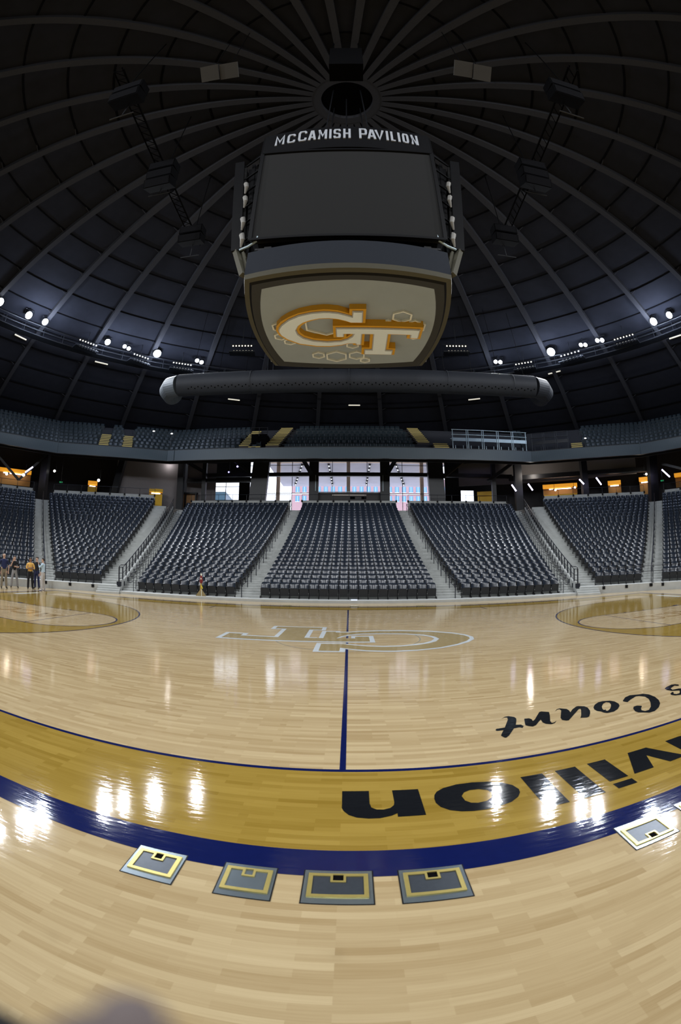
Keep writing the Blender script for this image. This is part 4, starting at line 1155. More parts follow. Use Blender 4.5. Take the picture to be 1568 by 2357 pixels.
# ================================================================== STAIR RAILS
def handrail(p, q, zp, zq, h, label, toward=None):
    """two posts, a top rail and a mid rail, with short returns towards the seats"""
    t = thing('handrail', label, 'handrail', (p[0], p[1], zp), 0, 'short handrails in the centre aisles')
    for (x, y), z in ((p, zp), (q, zq)):
        mb = MB(); mb.tube([(x, y, z), (x, y, z+h)], .024, 6); obj('post', mb, M['rail'], t)
    mb = MB(); pts = [(p[0], p[1], zp+h), (q[0], q[1], zq+h)]
    mb.tube([(p[0]+toward, p[1], zp+h-.05)]+pts+[(q[0]+toward, q[1], zq+h-.05)], .022, 6); obj('top_rail', mb, M['rail'], t)
    mb = MB(); mb.tube([(p[0], p[1], zp+h*.62), (q[0], q[1], zq+h*.62)], .016, 6); obj('mid_rail', mb, M['rail'], t)
for sx, nm in ((-1, 'left'), (1, 'right')):
    for k in range(9):
        i0 = .15+2.85*k; i1 = i0+1.75
        y0, y1 = 12.15+.82*i0-.30, 12.15+.82*i1-.30
        z0 = rise_mid(int(i0)); z1 = rise_mid(int(i1))
        lab = 'short dark handrail in the %s centre aisle, %s one up from the court' % (nm, ORD[k+1])
        handrail((sx*5.62, y0), (sx*5.62, y1), z0, z1, .98, lab, sx*.18)
# looped rails beside the outer ends of the middle blocks, one per row
for sx, nm in ((-1, 'left'), (1, 'right')):
    for k in range(22):
        i = k
        x = sx*(11.93+.2*i+.13); y = 12.15+.82*i-.28; z = rise_mid(i)
        lab = 'dark looped handrail at the outer end of the %s row, %s middle block' % (ORD[i+1], nm)
        t = thing('loop_rail', lab, 'handrail', (x, y, z), 0, 'looped handrails at row ends')
        for dy in (0, .30):
            mb = MB(); mb.tube([(x, y+dy, z), (x, y+dy, z+.62)], .020, 6); obj('post', mb, M['rail'], t)
        xo = x+sx*.30
        mb = MB()
        mb.tube([(x, y, z+.60), (x, y+.02, z+.84), (x+sx*.05, y+.03, z+.92), (xo-sx*.06, y, z+.86), (xo, y-.02, z+.80), (xo, y-.04, z+.52), (xo-sx*.05, y-.03, z+.46), (x+sx*.03, y, z+.58)], .018, 6, closed=True)
        obj('loop', mb, M['rail'], t)
# long railing along each parapet
for sx, nm in ((1, 'right'), (-1, 'left')):
    t = thing('stair_railing', 'long dark railing climbing the sloping parapet on the %s side' % nm, 'railing', (12.98*sx, 11.75, 0))
    A, B = Vector((12.98*sx, 11.75)), Vector((17.97*sx, 31.6)); n = 24
    def at(tt, h): p = A.lerp(B, tt); return (p.x, p.y, parapet_z(tt)+h)
    for h, nmx, r, off in ((.86, 'top_rail', .026, 0), (.72, 'upper_rail', .020, 0), (.38, 'mid_rail', .018, 0), (.08, 'lower_rail', .016, 0)):
        mb = MB(); pts = [at(k/48, h) for k in range(49)]
        if nmx == 'top_rail':
            pts = [(x+sx*-.0-.10*sx, y, z) for x, y, z in pts]
            pts = [(pts[0][0], pts[0][1]-.12, pts[0][2]-.28)]+[(pts[0][0], pts[0][1]-.14, pts[0][2]-.05)]+pts
        mb.tube(pts, r, 6); obj(nmx, mb, M['rail'], t)
    for k in range(n+1):
        mb = MB(); p = at(k/n, -.35); q = at(k/n, .74)
        mb.bar(p, q, .055, .05); mb.box((p[0], p[1], p[2]+.12), (.28, .10, .26)); obj('post', mb, M['rail'], t)
# low rails in front of the corner blocks, with black wall brackets
for key, sx, nm in (('R2', 1, 'right'), ('L2', -1, 'left')):
    b = BL[key]
    e0 = Vector(b.FL if sx > 0 else b.FR); dd = b.d*sx
    S = e0+dd*.35-b.nrm*1.18; E_ = e0+dd*3.55-b.nrm*1.18
    t = thing('front_rail', 'thin dark rail with wall brackets in front of the %s corner block' % nm, 'railing', (S.x, S.y, .43), 0, 'front rails of the corner blocks')
    for h in (.68, .99):
        mb = MB(); mb.tube([(S.x, S.y, .43+h), (E_.x, E_.y, .43+h)], .016, 6); obj('rail', mb, M['rail'], t)
    for f in (0, .45, 1.0):
        p = S.lerp(E_, f)
        mb = MB(); mb.tube([(p.x, p.y, .30), (p.x, p.y, 1.43)], .022, 6); po = obj('post', mb, M['rail'], t)
        q = p-b.nrm*.09
        mb = MB(); mb.box((q.x, q.y, .32), (.16 if f < 1 else .5, .05, .17), b.rz); obj('bracket', mb, M['bezel'], po)
    # across the mid aisle and the far block
    b3 = BL['R3' if sx > 0 else 'L3']; f0 = Vector(b3.FL if sx > 0 else b3.FR); d3 = b3.d*sx
    S2 = E_; E2 = f0+d3*.2-b3.nrm*1.18
    t = thing('front_rail', 'thin dark rail across the foot of the far %s aisle' % nm, 'railing', (S2.x, S2.y, .43), 0, 'front rails of the corner blocks')
    E3 = f0+d3*2.2-b3.nrm*1.18
    for h in (.68, .99):
        mb = MB(); mb.tube([(S2.x+.05*sx, S2.y-.02, .43+h), (E2.x, E2.y, .43+h), (E3.x, E3.y, .43+h)], .016, 6); obj('rail', mb, M['rail'], t)
    for p in (E2, E3):
        mb = MB(); mb.tube([(p.x, p.y, .30), (p.x, p.y, 1.43)], .022, 6); po = obj('post', mb, M['rail'], t)
        q = p-b3.nrm*.09
        mb = MB(); mb.box((q.x, q.y, .32), (.16, .05, .17), b3.rz); obj('bracket', mb, M['bezel'], po)
    # rail up the middle of that aisle
    t = thing('aisle_rail', 'dark rail running up the middle of the far %s aisle' % nm, 'railing', (E_.x, E_.y, .43))
    pts = []
    for i in range(0, NC):
        a, c = b.line(i); e = (c if sx > 0 else a)
        p = e+dd*.63-b.nrm*.3; pts.append((p.x, p.y, b.z(i)))
    for i in range(0, NC, 2):
        mb = MB(); mb.tube([pts[i], (pts[i][0], pts[i][1], pts[i][2]+.9)], .022, 6); obj('post', mb, M['rail'], t)
    for h in (.9, .5):
        mb = MB(); mb.tube([(x, y, z+h) for x, y, z in pts], .022, 6); obj('rail', mb, M['rail'], t)

# ================================================================== SCOREBOARD (hung over the court)
def squircle(hx, hy, bx, by, n=14):
    """square with bowed sides: corners at (+-hx, +-hy), bulging to bx, by"""
    out = []
    for k in range(n): u = -1+2*k/n; out.append((hx*u, -(hy+(by-hy)*(1-u*u))))
    for k in range(n): u = -1+2*k/n; out.append((hx+(bx-hx)*(1-u*u), hy*u))
    for k in range(n): u = 1-2*k/n; out.append((hx*u, hy+(by-hy)*(1-u*u)))
    for k in range(n): u = 1-2*k/n; out.append((-(hx+(bx-hx)*(1-u*u)), hy*u))
    return [(x+DOME_C[0], y+DOME_C[1]) for x, y in out]
SB = thing('scoreboard', 'big dark four-sided scoreboard hanging over the court, its white emblem underneath', 'scoreboard', (DOME_C[0], DOME_C[1], 9.6))
def loft(mb, p0, z0, p1, z1):
    n = len(p0); o = len(mb.v)
    mb.v += [(x, y, z0) for x, y in p0]+[(x, y, z1) for x, y in p1]
    for j in range(n): mb.face((o+j, o+(j+1) % n, o+n+(j+1) % n, o+n+j))
SZ = 9.64
mb = MB(); mb.prism(squircle(2.50, 2.52, 2.84, 2.85), SZ, SZ+.08); obj('soffit_panel', mb, M['soffit'], SB)
mb = MB()
loft(mb, squircle(2.50, 2.52, 2.84, 2.85), SZ-.01, squircle(2.50, 2.52, 2.84, 2.85), SZ+.05)
loft(mb, squircle(2.74, 2.80, 3.06, 3.12), SZ-.04, squircle(2.50, 2.52, 2.84, 2.85), SZ-.01)
obj('inner_frame', mb, M['trim_grey'], SB)
mb = MB(); loft(mb, squircle(2.80, 2.86, 3.12, 3.18), SZ+.02, squircle(2.74, 2.80, 3.06, 3.12), SZ-.04); obj('black_line', mb, M['bezel'], SB)  # thin black strip between inner frame and bronze trim
mb = MB(); loft(mb, squircle(2.93, 2.98, 3.27, 3.34), SZ+.06, squircle(2.80, 2.86, 3.12, 3.18), SZ+.02)
loft(mb, squircle(2.95, 3.0, 3.30, 3.38), SZ+.22, squircle(2.93, 2.98, 3.27, 3.34), SZ+.06); obj('bronze_trim', mb, M['trim_tan'], SB)
mb = MB(); loft(mb, squircle(2.94, 2.99, 3.29, 3.37), SZ+1.12, squircle(2.95, 3.0, 3.29, 3.37), SZ+.22); obj('led_ring', mb, M['led_band'], SB)
mb = MB(); loft(mb, squircle(2.2, 2.2, 2.5, 2.5), SZ+1.16, squircle(2.94, 2.99, 3.29, 3.37), SZ+1.12); mb.prism(squircle(2.2, 2.2, 2.4, 2.4), SZ+.3, SZ+1.2)
obj('ring_top', mb, M['bezel'], SB)
# four screens, leaning out at the top
def face_frame(k):
    c, s_ = math.cos(k*PI/2), math.sin(k*PI/2)
    return lambda x, y, z: (DOME_C[0]+c*x-s_*y, DOME_C[1]+s_*x+c*y, z)
for k in range(4):
    T = face_frame(k)
    yb, yt, zb, zt = -3.0, -3.36, 11.33, 15.58
    if k in (1, 3): yb, yt, zb, zt = -3.40, -3.95, 11.25, 15.9
    w = 2.90 if k in (0, 2) else 2.6
    def slab(w_, y0_, y1_, z0_, z1_, th):
        m_ = MB(); m_.hexa([T(-w_, y0_, z0_), T(w_, y0_, z0_), T(w_, y0_+th, z0_), T(-w_, y0_+th, z0_), T(-w_, y1_, z1_), T(w_, y1_, z1_), T(w_, y1_+th, z1_), T(-w_, y1_+th, z1_)]); return m_
    sc = obj('screen', slab(w, yb, yt, zb, zt, .25), M['screen'], SB)
    m_ = MB()
    for a in (((-w-.04, yb-.02, zb-.05), (w+.04, yb-.02, zb-.05)), ((-w-.04, yt-.02, zt+.05), (w+.04, yt-.02, zt+.05)), ((-w-.04, yb-.02, zb-.05), (-w-.04, yt-.02, zt+.05)), ((w+.04, yb-.02, zb-.05), (w+.04, yt-.02, zt+.05))):
        m_.bar(T(*a[0]), T(*a[1]), .12, .09)
    obj('bezel', m_, M['bezel'], sc)
    m_ = slab(w-.15, yb+.3, yt+.3, zb, zt, .9); obj('screen_cabinet', m_, M['bezel'], SB)
# corner masts, struts and drooping cables between the screens
for sx in (-1, 1):
    for sy in (-1, 1):
        mb = MB()
        xb, xt, y0 = 3.42*sx, 3.98*sx, DOME_C[1]+sy*2.55
        mb.bar((xb, y0, 11.2), (xt, y0, 16.2), .34, .30); mb.bar((xb-.30*sx, y0-.12*sy, 11.2), (xt-.5*sx, y0-.12*sy, 16.2), .12, .12)
        for q in range(6): 
            z = 11.6+.85*q; x = xb+(xt-xb)*(z-11.2)/5
            mb.bar((x-.1*sx, y0, z), (x-.75*sx, y0+.25*sy, z+.4), .06, .06)
        obj('corner_mast', mb, M['bezel'], SB)
        mb = MB(); mb.bar((3.42*sx, y0+.03*sy, 11.2), (2.98*sx, DOME_C[1]+sy*2.92, 9.9), .24, .16); mb.bar((3.22*sx, y0+.10*sy, 11.2), (2.86*sx, DOME_C[1]+sy*2.92, 9.95), .05, .10); obj('corner_bracket', mb, M['trim_tan'], SB)
        for q in range(4):
            z = 14.7-q*.80-(.35 if q > 1 else 0); x = (3.22+.07*(4-q))*sx
            mb = MB(); mb.tube([(x, y0+.15*sy, z), (x-.02*sx, y0+.32*sy, z-.25), (x-.08*sx, y0+.36*sy, z-.5), (x-.02*sx, y0+.20*sy, z-.7)], [.03, .085, .075, .03], 7)
            obj('cable_bundle', mb, M['cable'], SB)
        mb = MB(); mb.tube([(3.3*sx, y0+.15*sy, 11.18), (3.0*sx, y0+.33*sy, 11.14), (2.75*sx, y0+.42*sy, 11.25), (2.68*sx, y0+.42*sy, 11.7)], .045, 7); obj('conduit', mb, M['galv'], SB)
for k in range(4):        # rear frame shelf with small fittings between ring and screens
    T = face_frame(k); mb = MB()
    for q in range(9): mb.box(T(-2.4+.6*q, -2.7, 11.0), (.22, .22, .25)); 
    mb.bar(T(-2.8, -2.75, 11.05), T(2.8, -2.75, 11.05), .08, .08)
    obj('fittings', mb, M['black_steel'], SB)
# header with the name of the hall
def head_y(x): return -3.46+.27*(x/2.75)**2
for k in range(4):
    T = face_frame(k); mb = MB(); n = 14; prev = None
    for i in range(n+1):
        x = -3.05+6.1*i/n; y = head_y(x)
        o = len(mb.v); mb.v += [T(x, y, 15.75), T(x, y+.35, 15.75), T(x, y+.35, 17.32), T(x, y, 17.32)]
        if prev is not None:
            for j in range(4): mb.face((prev+j, prev+(j+1) % 4, o+(j+1) % 4, o+j))
        prev = o
    mb.face((0, 1, 2, 3)); mb.face((prev+3, prev+2, prev+1, prev))
    HD = obj('header', mb, M['bezel'], SB)
    if k == 0:
        cr = [('M', 215, 305), ('C', 312, 388), ('C', 397, 476), ('A', 478, 545), ('M', 550, 632), ('I', 636, 664), ('S', 668, 735), ('H', 742, 810), ('P', 862, 935), ('A', 928, 1000), ('V', 985, 1062), ('I', 1068, 1098), ('L', 1105, 1157), ('I', 1160, 1188), ('O', 1195, 1255), ('N', 1262, 1330)]
        for ch, a, b in cr:
            x0 = -2.65+(a-215)*5.27/1115; x1 = -2.65+(b-215)*5.27/1115
            big = ch == 'P' or a == 397
            zb_, hh = (16.33, .78 if not big else .84)
            if a < 390: hh = .72
            mb = MB(); glyph(mb, ch, x0+.05, x1-x0-.10, hh-.06, .082, .05, lambda x, y, d: T(x, head_y(x)-.01-d, zb_+y))
            obj('letter', mb, M['letter'], HD)
mb = MB()
for x, y in ((-.05, 0), (-1.2, -1.2), (1.2, -1.2), (-1.2, 1.2), (1.2, 1.2)):
    mb.tube([(DOME_C[0]+x, DOME_C[1]+y, 16.0), (DOME_C[0]+x*.6, DOME_C[1]+y*.6, dome_z(1)-.2)], .03, 6)
obj('hoist_cable', mb, M['black_steel'], SB)
mb = MB(); mb.box((DOME_C[0], DOME_C[1], 13.6), (4.2, 4.2, 4.4)); obj('core_frame', mb, M['void'], SB)
# emblem under the soffit: golden body, grey bevel, white face
def soff(s_, dz):
    return lambda p: (-s_*p[0]+.01, DOME_C[1]-.10+s_*p[1]*1.0, SZ-dz-p[2])
SCL = .755
for kk, (a, b) in (('emblem_ring', ('Gw', 'Gg')), ('emblem_cross', ('Tw', 'Tg'))):
    top = .20 if kk == 'emblem_ring' else .26
    e = fill2d(kk, [LOGO[a]], M['logo_yellow'], 0, SB, top, lambda p, top=top: soff(SCL, top/2)(p))
    fill2d('bevel', [LOGO[b]], M['logo_bevel'], 0, e, .03, lambda p, top=top: soff(SCL, top+.015)(p))
    ins = []
    poly = [Vector(p) for p in LOGO[b]]; n = len(poly)
    area = sum(poly[i].x*poly[(i+1) % n].y-poly[(i+1) % n].x*poly[i].y for i in range(n)); sg = 1 if area > 0 else -1
    for i in range(n):
        d0 = (poly[i]-poly[i-1]).normalized(); d1 = (poly[(i+1) % n]-poly[i]).normalized()
        nn = Vector((-(d0.y+d1.y), d0.x+d1.x))
        nn = nn.normalized() if nn.length > .2 else Vector((-d1.y, d1.x))
        kq = min(1.5, 1/max(.4, nn.dot(Vector((-d1.y, d1.x)))))
        ins.append(tuple(poly[i]+nn*sg*.045*kq))
    fill2d('face', [ins], M['logo_white'], 0, e, .03, lambda p, top=top: soff(SCL, top+.045)(p))
def hexring(cx, cy, r, rot=0):
    mb = MB(); t = .055
    o = [(cx+r*math.cos(R(90+60*i)), cy+r*math.sin(R(90+60*i))) for i in range(6)]
    q = [(cx+(r-t*1.15)*math.cos(R(90+60*i)), cy+(r-t*1.15)*math.sin(R(90+60*i))) for i in range(6)]
    z0, z1 = SZ-.07, SZ
    for i in range(6):
        j = (i+1) % 6
        mb.hexa([(*o[i], z0), (*o[j], z0), (*q[j], z0), (*q[i], z0), (*o[i], z1), (*o[j], z1), (*q[j], z1), (*q[i], z1)])
    obj('hexagon', mb, M['hex'], SB)
for cx, cy, r in ((-1.12, 3.95, .27), (-.45, 4.07, .44), (.31, 3.98, .34), (.63, 4.38, .22), (1.72, 1.10, .36), (2.17, 1.72, .44), (2.26, 2.36, .24), (-2.33, 2.39, .26), (-2.06, 2.80, .24), (-2.25, 1.72, .32), (-.74, 1.62, .78), (.15, 3.13, .26), (1.30, 1.78, .44)): hexring(cx, cy, r)

# ================================================================== DUCT
t = thing('air_duct', 'long round dark duct crossing behind the scoreboard, perforated along its belly', 'duct', (0, 20.9, 16.0))
DRr = .92
def duct_path(): return [(x, 20.9-.0022*x*x, 16.02-.0002*x*x) for x in np.linspace(-13.7, 15.0, 25)]
mb = MB(); mb.tube(duct_path(), DRr, 28); obj('duct_body', mb, M['duct'], t, smooth=True)
mb = MB(); mb.tube([(-13.7, 20.48, 15.98), (-14.5, 20.7, 15.98), (-14.9, 21.3, 15.98), (-15.0, 22.4, 15.98)], DRr*.96, 28); obj('elbow', mb, M['duct_bright'], t)
mb = MB(); mb.tube([(15.0, 20.4, 15.97), (15.8, 20.6, 15.97), (16.3, 21.3, 15.97), (16.4, 22.4, 15.97)], DRr*.96, 28); obj('elbow', mb, M['duct'], t)
mb = MB()
for k, x in enumerate(np.linspace(-12.6, 14.7, 100)):
    a = R(-38+(4 if k % 2 else -4)); y = 20.9-.0022*x*x
    c = Vector((x, y-DRr*1.003*math.cos(a), 16.02-.0002*x*x+DRr*1.003*math.sin(a)))
    mb.box(c, (.09, .02, .09), M=Matrix.Translation(c) @ Matrix.Rotation(-a, 4, 'X') @ Matrix.Rotation(R(0), 4, 'Z'))
o = obj('perforation', mb, M['void'], t); o['kind'] = 'stuff'
for x in (-7.6, 0, 7.6, 13.0):
    mb = MB(); y = 20.9-.0022*x*x
    mb.tube([(x, y+(DRr+.02)*math.cos(2*PI*j/32), 16.02+(DRr+.02)*math.sin(2*PI*j/32)) for j in range(32)], .03, 5, closed=True); obj('joint_band', mb, M['duct'], t)
for x in np.linspace(-12.6, 14.2, 13):
    mb = MB(); y = 20.9-.0022*x*x; mb.tube([(x, y-.1, 16.9), (x, y+1.5, dome_z(math.hypot(x, y+1.5-2)))], .015, 5); mb.ell((x, y-.15, 16.97), (.05, .05, .06), 6, 4); obj('hanger', mb, M['void'], t)

# ================================================================== RING OF FLOODLIGHTS AND CATWALK
def ringpt(az, r=LAMP_R, z=LAMP_Z): x, y = pol(r, R(az)); return Vector((x, y, z))
t = thing('catwalk', 'dark ring catwalk of thin pipes hanging under the dome edge', 'catwalk', (0, 32.5, 21.6))
for r, z in ((30.9, 20.9), (31.9, 20.9), (30.9, 21.9), (31.9, 21.9), (30.9, 21.4)):
    mb = MB(); mb.tube([ringpt(a, r, z) for a in np.linspace(-84, 84, 90)], .045, 5); obj('pipe', mb, M['black_steel'], t)
for a in np.arange(-82, 83, 4.1):
    mb = MB(); p, q = ringpt(a, 30.9, 20.9), ringpt(a, 31.9, 20.9)
    mb.bar(p, q, .05, .05); mb.bar(p, ringpt(a, 30.9, 21.95), .05, .05); mb.bar(q, ringpt(a, 31.9, dome_z(31.9)), .05, .05); obj('bracing', mb, M['black_steel'], t)
mb = MB(); strip(mb, [tuple(ringpt(a, 30.95, 0))[:2] for a in np.linspace(-84, 84, 60)], [tuple(ringpt(a, 31.85, 0))[:2] for a in np.linspace(-84, 84, 60)], 20.86, 20.90); obj('deck', mb, M['black_steel'], t)

def flood(az, rad, label, strong=True, n=1, power=1.0, aim=(0, 6, 0), z=LAMP_Z, spill=0):
    rad *= .85
    c = ringpt(az, LAMP_R, z)
    d = (Vector(aim)-c).normalized()
    q = d.to_track_quat('Z', 'Y').to_matrix().to_4x4()
    t = thing('floodlight', label, 'floodlight', tuple(c), 0, 'floodlights on the ring under the dome')
    side = Vector((math.cos(R(az)), -math.sin(R(az)), 0))
    for k in range(n):
        cc = c+side*((k-(n-1)/2)*rad*2.3)+Vector((0, 0, -.12*k))
        Mx = Matrix.Translation(cc) @ q
        mb = MB(); mb.lathe([(rad*.35, -rad*1.9), (rad*.62, -rad*1.5), (rad*.95, -.10), (rad*1.06, .04), (rad*1.06, .06), (rad*.97, .06), (rad*.95, -.02)], 20, Mx); h = obj('housing', mb, M['black_steel'], t, smooth=True)
        mb = MB(); mb.lathe([(rad*.97, .0), (rad*.70, .05), (rad*.3, .075), (.001, .08)], 20, Mx); obj('lens', mb, M['lens' if strong else 'lens_small'], h, smooth=True)
    mb = MB(); mb.tube([c-side*rad*1.3*n, c-side*rad*1.3*n+Vector((0, 0, rad*1.5)), c+side*rad*1.3*n+Vector((0, 0, rad*1.5)), c+side*rad*1.3*n], .03, 6)
    top = c+Vector((0, 0, rad*1.5)); mb.tube([top, Vector((c.x, c.y, dome_z(LAMP_R)))], .04, 6); obj('yoke', mb, M['black_steel'], t)
    if spill:
        l = bpy.data.lights.new('added_dome_spill', 'POINT'); l.energy = spill; l.color = (.62, .74, 1.0); l.shadow_soft_size = .3  # point light added below the lamp to brighten the dome nearby
        lo = bpy.data.objects.new('added_dome_spill', l); lo.location = c+d*1.2+Vector((0, 0, -.6)); COL.objects.link(lo)
    l = bpy.data.lights.new('floodlight_beam', 'SPOT'); l.energy = LAMP_W*power; l.color = (.93, .96, 1.0); l.spot_size = R(92); l.spot_blend = .8; l.shadow_soft_size = rad
    lo = bpy.data.objects.new('floodlight_beam', l); COL.objects.link(lo); p = c+d*.25
    lo.matrix_world = Matrix.Translation(p) @ d.to_track_quat('-Z', 'Y').to_matrix().to_4x4()
FL = [(-66.0, .42, 1, True, 'floodlight at the far left, brightest of a pair'), (-62.4, .38, 1, True, 'floodlight at the far left, inner of a pair'),
      (-49.0, .36, 1, True, 'floodlight left of the very bright left one, with a blue flare'), (-45.0, .24, 2, False, 'small double floodlight just left of the brightest left one'),
      (-38.7, .48, 1, True, 'brightest floodlight on the left, above the duct end'), (-30.1, .25, 2, False, 'small double floodlight above the left end of the duct'),
      (29.9, .25, 2, False, 'small double floodlight above the right end of the duct'), (40.8, .50, 1, True, 'brightest floodlight on the right of the scoreboard'),
      (47.5, .24, 2, False, 'first small double floodlight right of the brightest right one'), (51.0, .26, 2, False, 'second small double floodlight right of the brightest right one'),
      (62.7, .44, 1, True, 'large floodlight near the right edge'), (66.2, .38, 1, True, 'outermost floodlight at the right edge')]
for az, rad, n, st, lb in FL: flood(az, rad, lb, st, n, 1.0 if st else .6, spill=560 if st else 200)
for az in (-72.5,): flood(az, .45, 'floodlight just outside the left edge', True, 1, 1.0)
for az in (-112, -132, -150, 150, 132, 112, 90, -90, 180): flood(az, .45, 'floodlight of the ring half behind the camera', True, 1, 1.3, (0, 13, 1))

# banks of small unlit-looking lamps on the catwalk
def bank(p, q, label, n=7):
    p, q = Vector(p), Vector(q); e = (q-p).normalized(); mid = (p+q)/2
    t = thing('lamp_bank', label, 'lamp bank', tuple(mid), 0, 'lamp banks of small bulbs on the catwalk')
    nn = Vector((e.y, -e.x, 0))
    mb = MB(); mb.bar(p-e*.2+Vector((0, 0, .55)), q+e*.2+Vector((0, 0, .55)), .05, .05); mb.bar(p-e*.2-Vector((0, 0, .25))-nn*.25, q+e*.2-Vector((0, 0, .25))-nn*.25, .9, .10)
    mb.bar(mid+Vector((0, 0, .5)), Vector((mid.x, mid.y, dome_z(math.hypot(mid.x, mid.y-2)))), .05, .05); obj('frame', mb, M['black_steel'], t)
    for r_ in range(2):
        for k in range(n):
            c = p.lerp(q, (k+.5)/n)+Vector((0, 0, .32-.55*r_))+e*(.12*r_)+nn*.15
            mb = MB(); Mx = Matrix.Translation(c) @ (Vector((-c.x, -c.y, -c.z))).to_track_quat('Z', 'Y').to_matrix().to_4x4()
            mb.lathe([(.06, -.25), (.13, -.06), (.14, .0), (.125, .0)], 10, Mx); h = obj('reflector', mb, M['black_steel'], t)
            mb = MB(); mb.ell((0, 0, -.02), (.075, .075, .05), 8, 5, Mx); obj('bulb', mb, M['bulb'], h)
bank((-10.7, 24.5, 21.1), (-8.75, 24.75, 21.1), 'lamp bank left of the scoreboard foot')
bank((8.75, 24.75, 21.1), (10.75, 24.5, 21.1), 'lamp bank right of the scoreboard foot')
bank((-24.7, 19.4, 21.1), (-23.6, 21.3, 21.1), 'lamp bank at the far left')
bank((-20.7, 23.7, 21.0), (-19.6, 25.3, 21.0), 'lamp bank left of the brightest left floodlight', 6)
bank((-17.5, 26.6, 21.0), (-15.7, 27.7, 21.0), 'lamp bank right of the brightest left floodlight')
bank((16.5, 27.3, 21.0), (18.1, 26.2, 21.0), 'lamp bank left of the brightest right floodlight', 6)
bank((20.4, 24.4, 21.0), (21.9, 22.6, 21.0), 'lamp bank right of the brightest right floodlight', 6)
bank((24.2, 19.7, 21.1), (25.6, 17.9, 21.1), 'lamp bank near the right edge')
# faint strip lamps against the dome
for k, (p, q, lb) in enumerate((((-30.5, 15.9, 21.5), (-30.0, 17.3, 21.45), 'slanting strip lamp at the far left under the floodlight pair'), ((-25.5, 24.2, 21.4), (-24.5, 25.3, 21.4), 'strip lamp on the left below the blue-flared floodlight'),
        ((-13.85, 35.6, 20.6), (-12.6, 36.2, 20.6), 'strip lamp below the left part of the duct'), ((-.1, 38.4, 20.55), (1.25, 38.4, 20.55), 'lower strip lamp below the middle of the duct'),
        ((1.55, 35.9, 21.3), (2.9, 35.9, 21.3), 'upper strip lamp touching the middle of the duct'), ((13.65, 35.8, 20.6), (14.9, 35.2, 20.6), 'strip lamp below the right part of the duct'),
        ((20.9, 28.6, 21.35), (21.95, 27.6, 21.4), 'strip lamp below the brightest right floodlight'), ((29.7, 17.2, 21.5), (30.4, 16.0, 21.5), 'strip lamp at the right edge below the outer floodlight'))):
    t = thing('strip_lamp', lb, 'lamp', p, 0, 'thin strip lamps under the dome')
    mb = MB(); mb.bar(p, q, .10, .10); obj('lens', mb, M['strip'], t)
    mb = MB(); u = Vector((0, 0, .09)); mb.bar(Vector(p)+u, Vector(q)+u, .14, .08)
    for f in (.1, .9): c = Vector(p).lerp(Vector(q), f); mb.bar(c+u, Vector((c.x, c.y, dome_z(math.hypot(c.x, c.y-2)))), .03, .03)
    obj('housing', mb, M['black_steel'], t)
for x, lb in ((-8.15, 'left one of two tiny blue lamps left of the scoreboard foot'), (-7.6, 'right one of two tiny blue lamps left of the scoreboard foot')):
    c = Vector((x, 29.0, 20.6)); t = thing('blue_lamp', lb, 'lamp', tuple(c), 0, 'tiny blue lamps')
    mb = MB(); mb.ell(c, (.12, .1, .12), 8, 6); obj('lens', mb, M['blue_led'], t)
    mb = MB(); mb.tube([c+Vector((0, .1, 0)), c+Vector((0, .4, .3)), Vector((c.x, c.y+.4, dome_z(29.5)))], .06, 6); obj('can', mb, M['black_steel'], t)

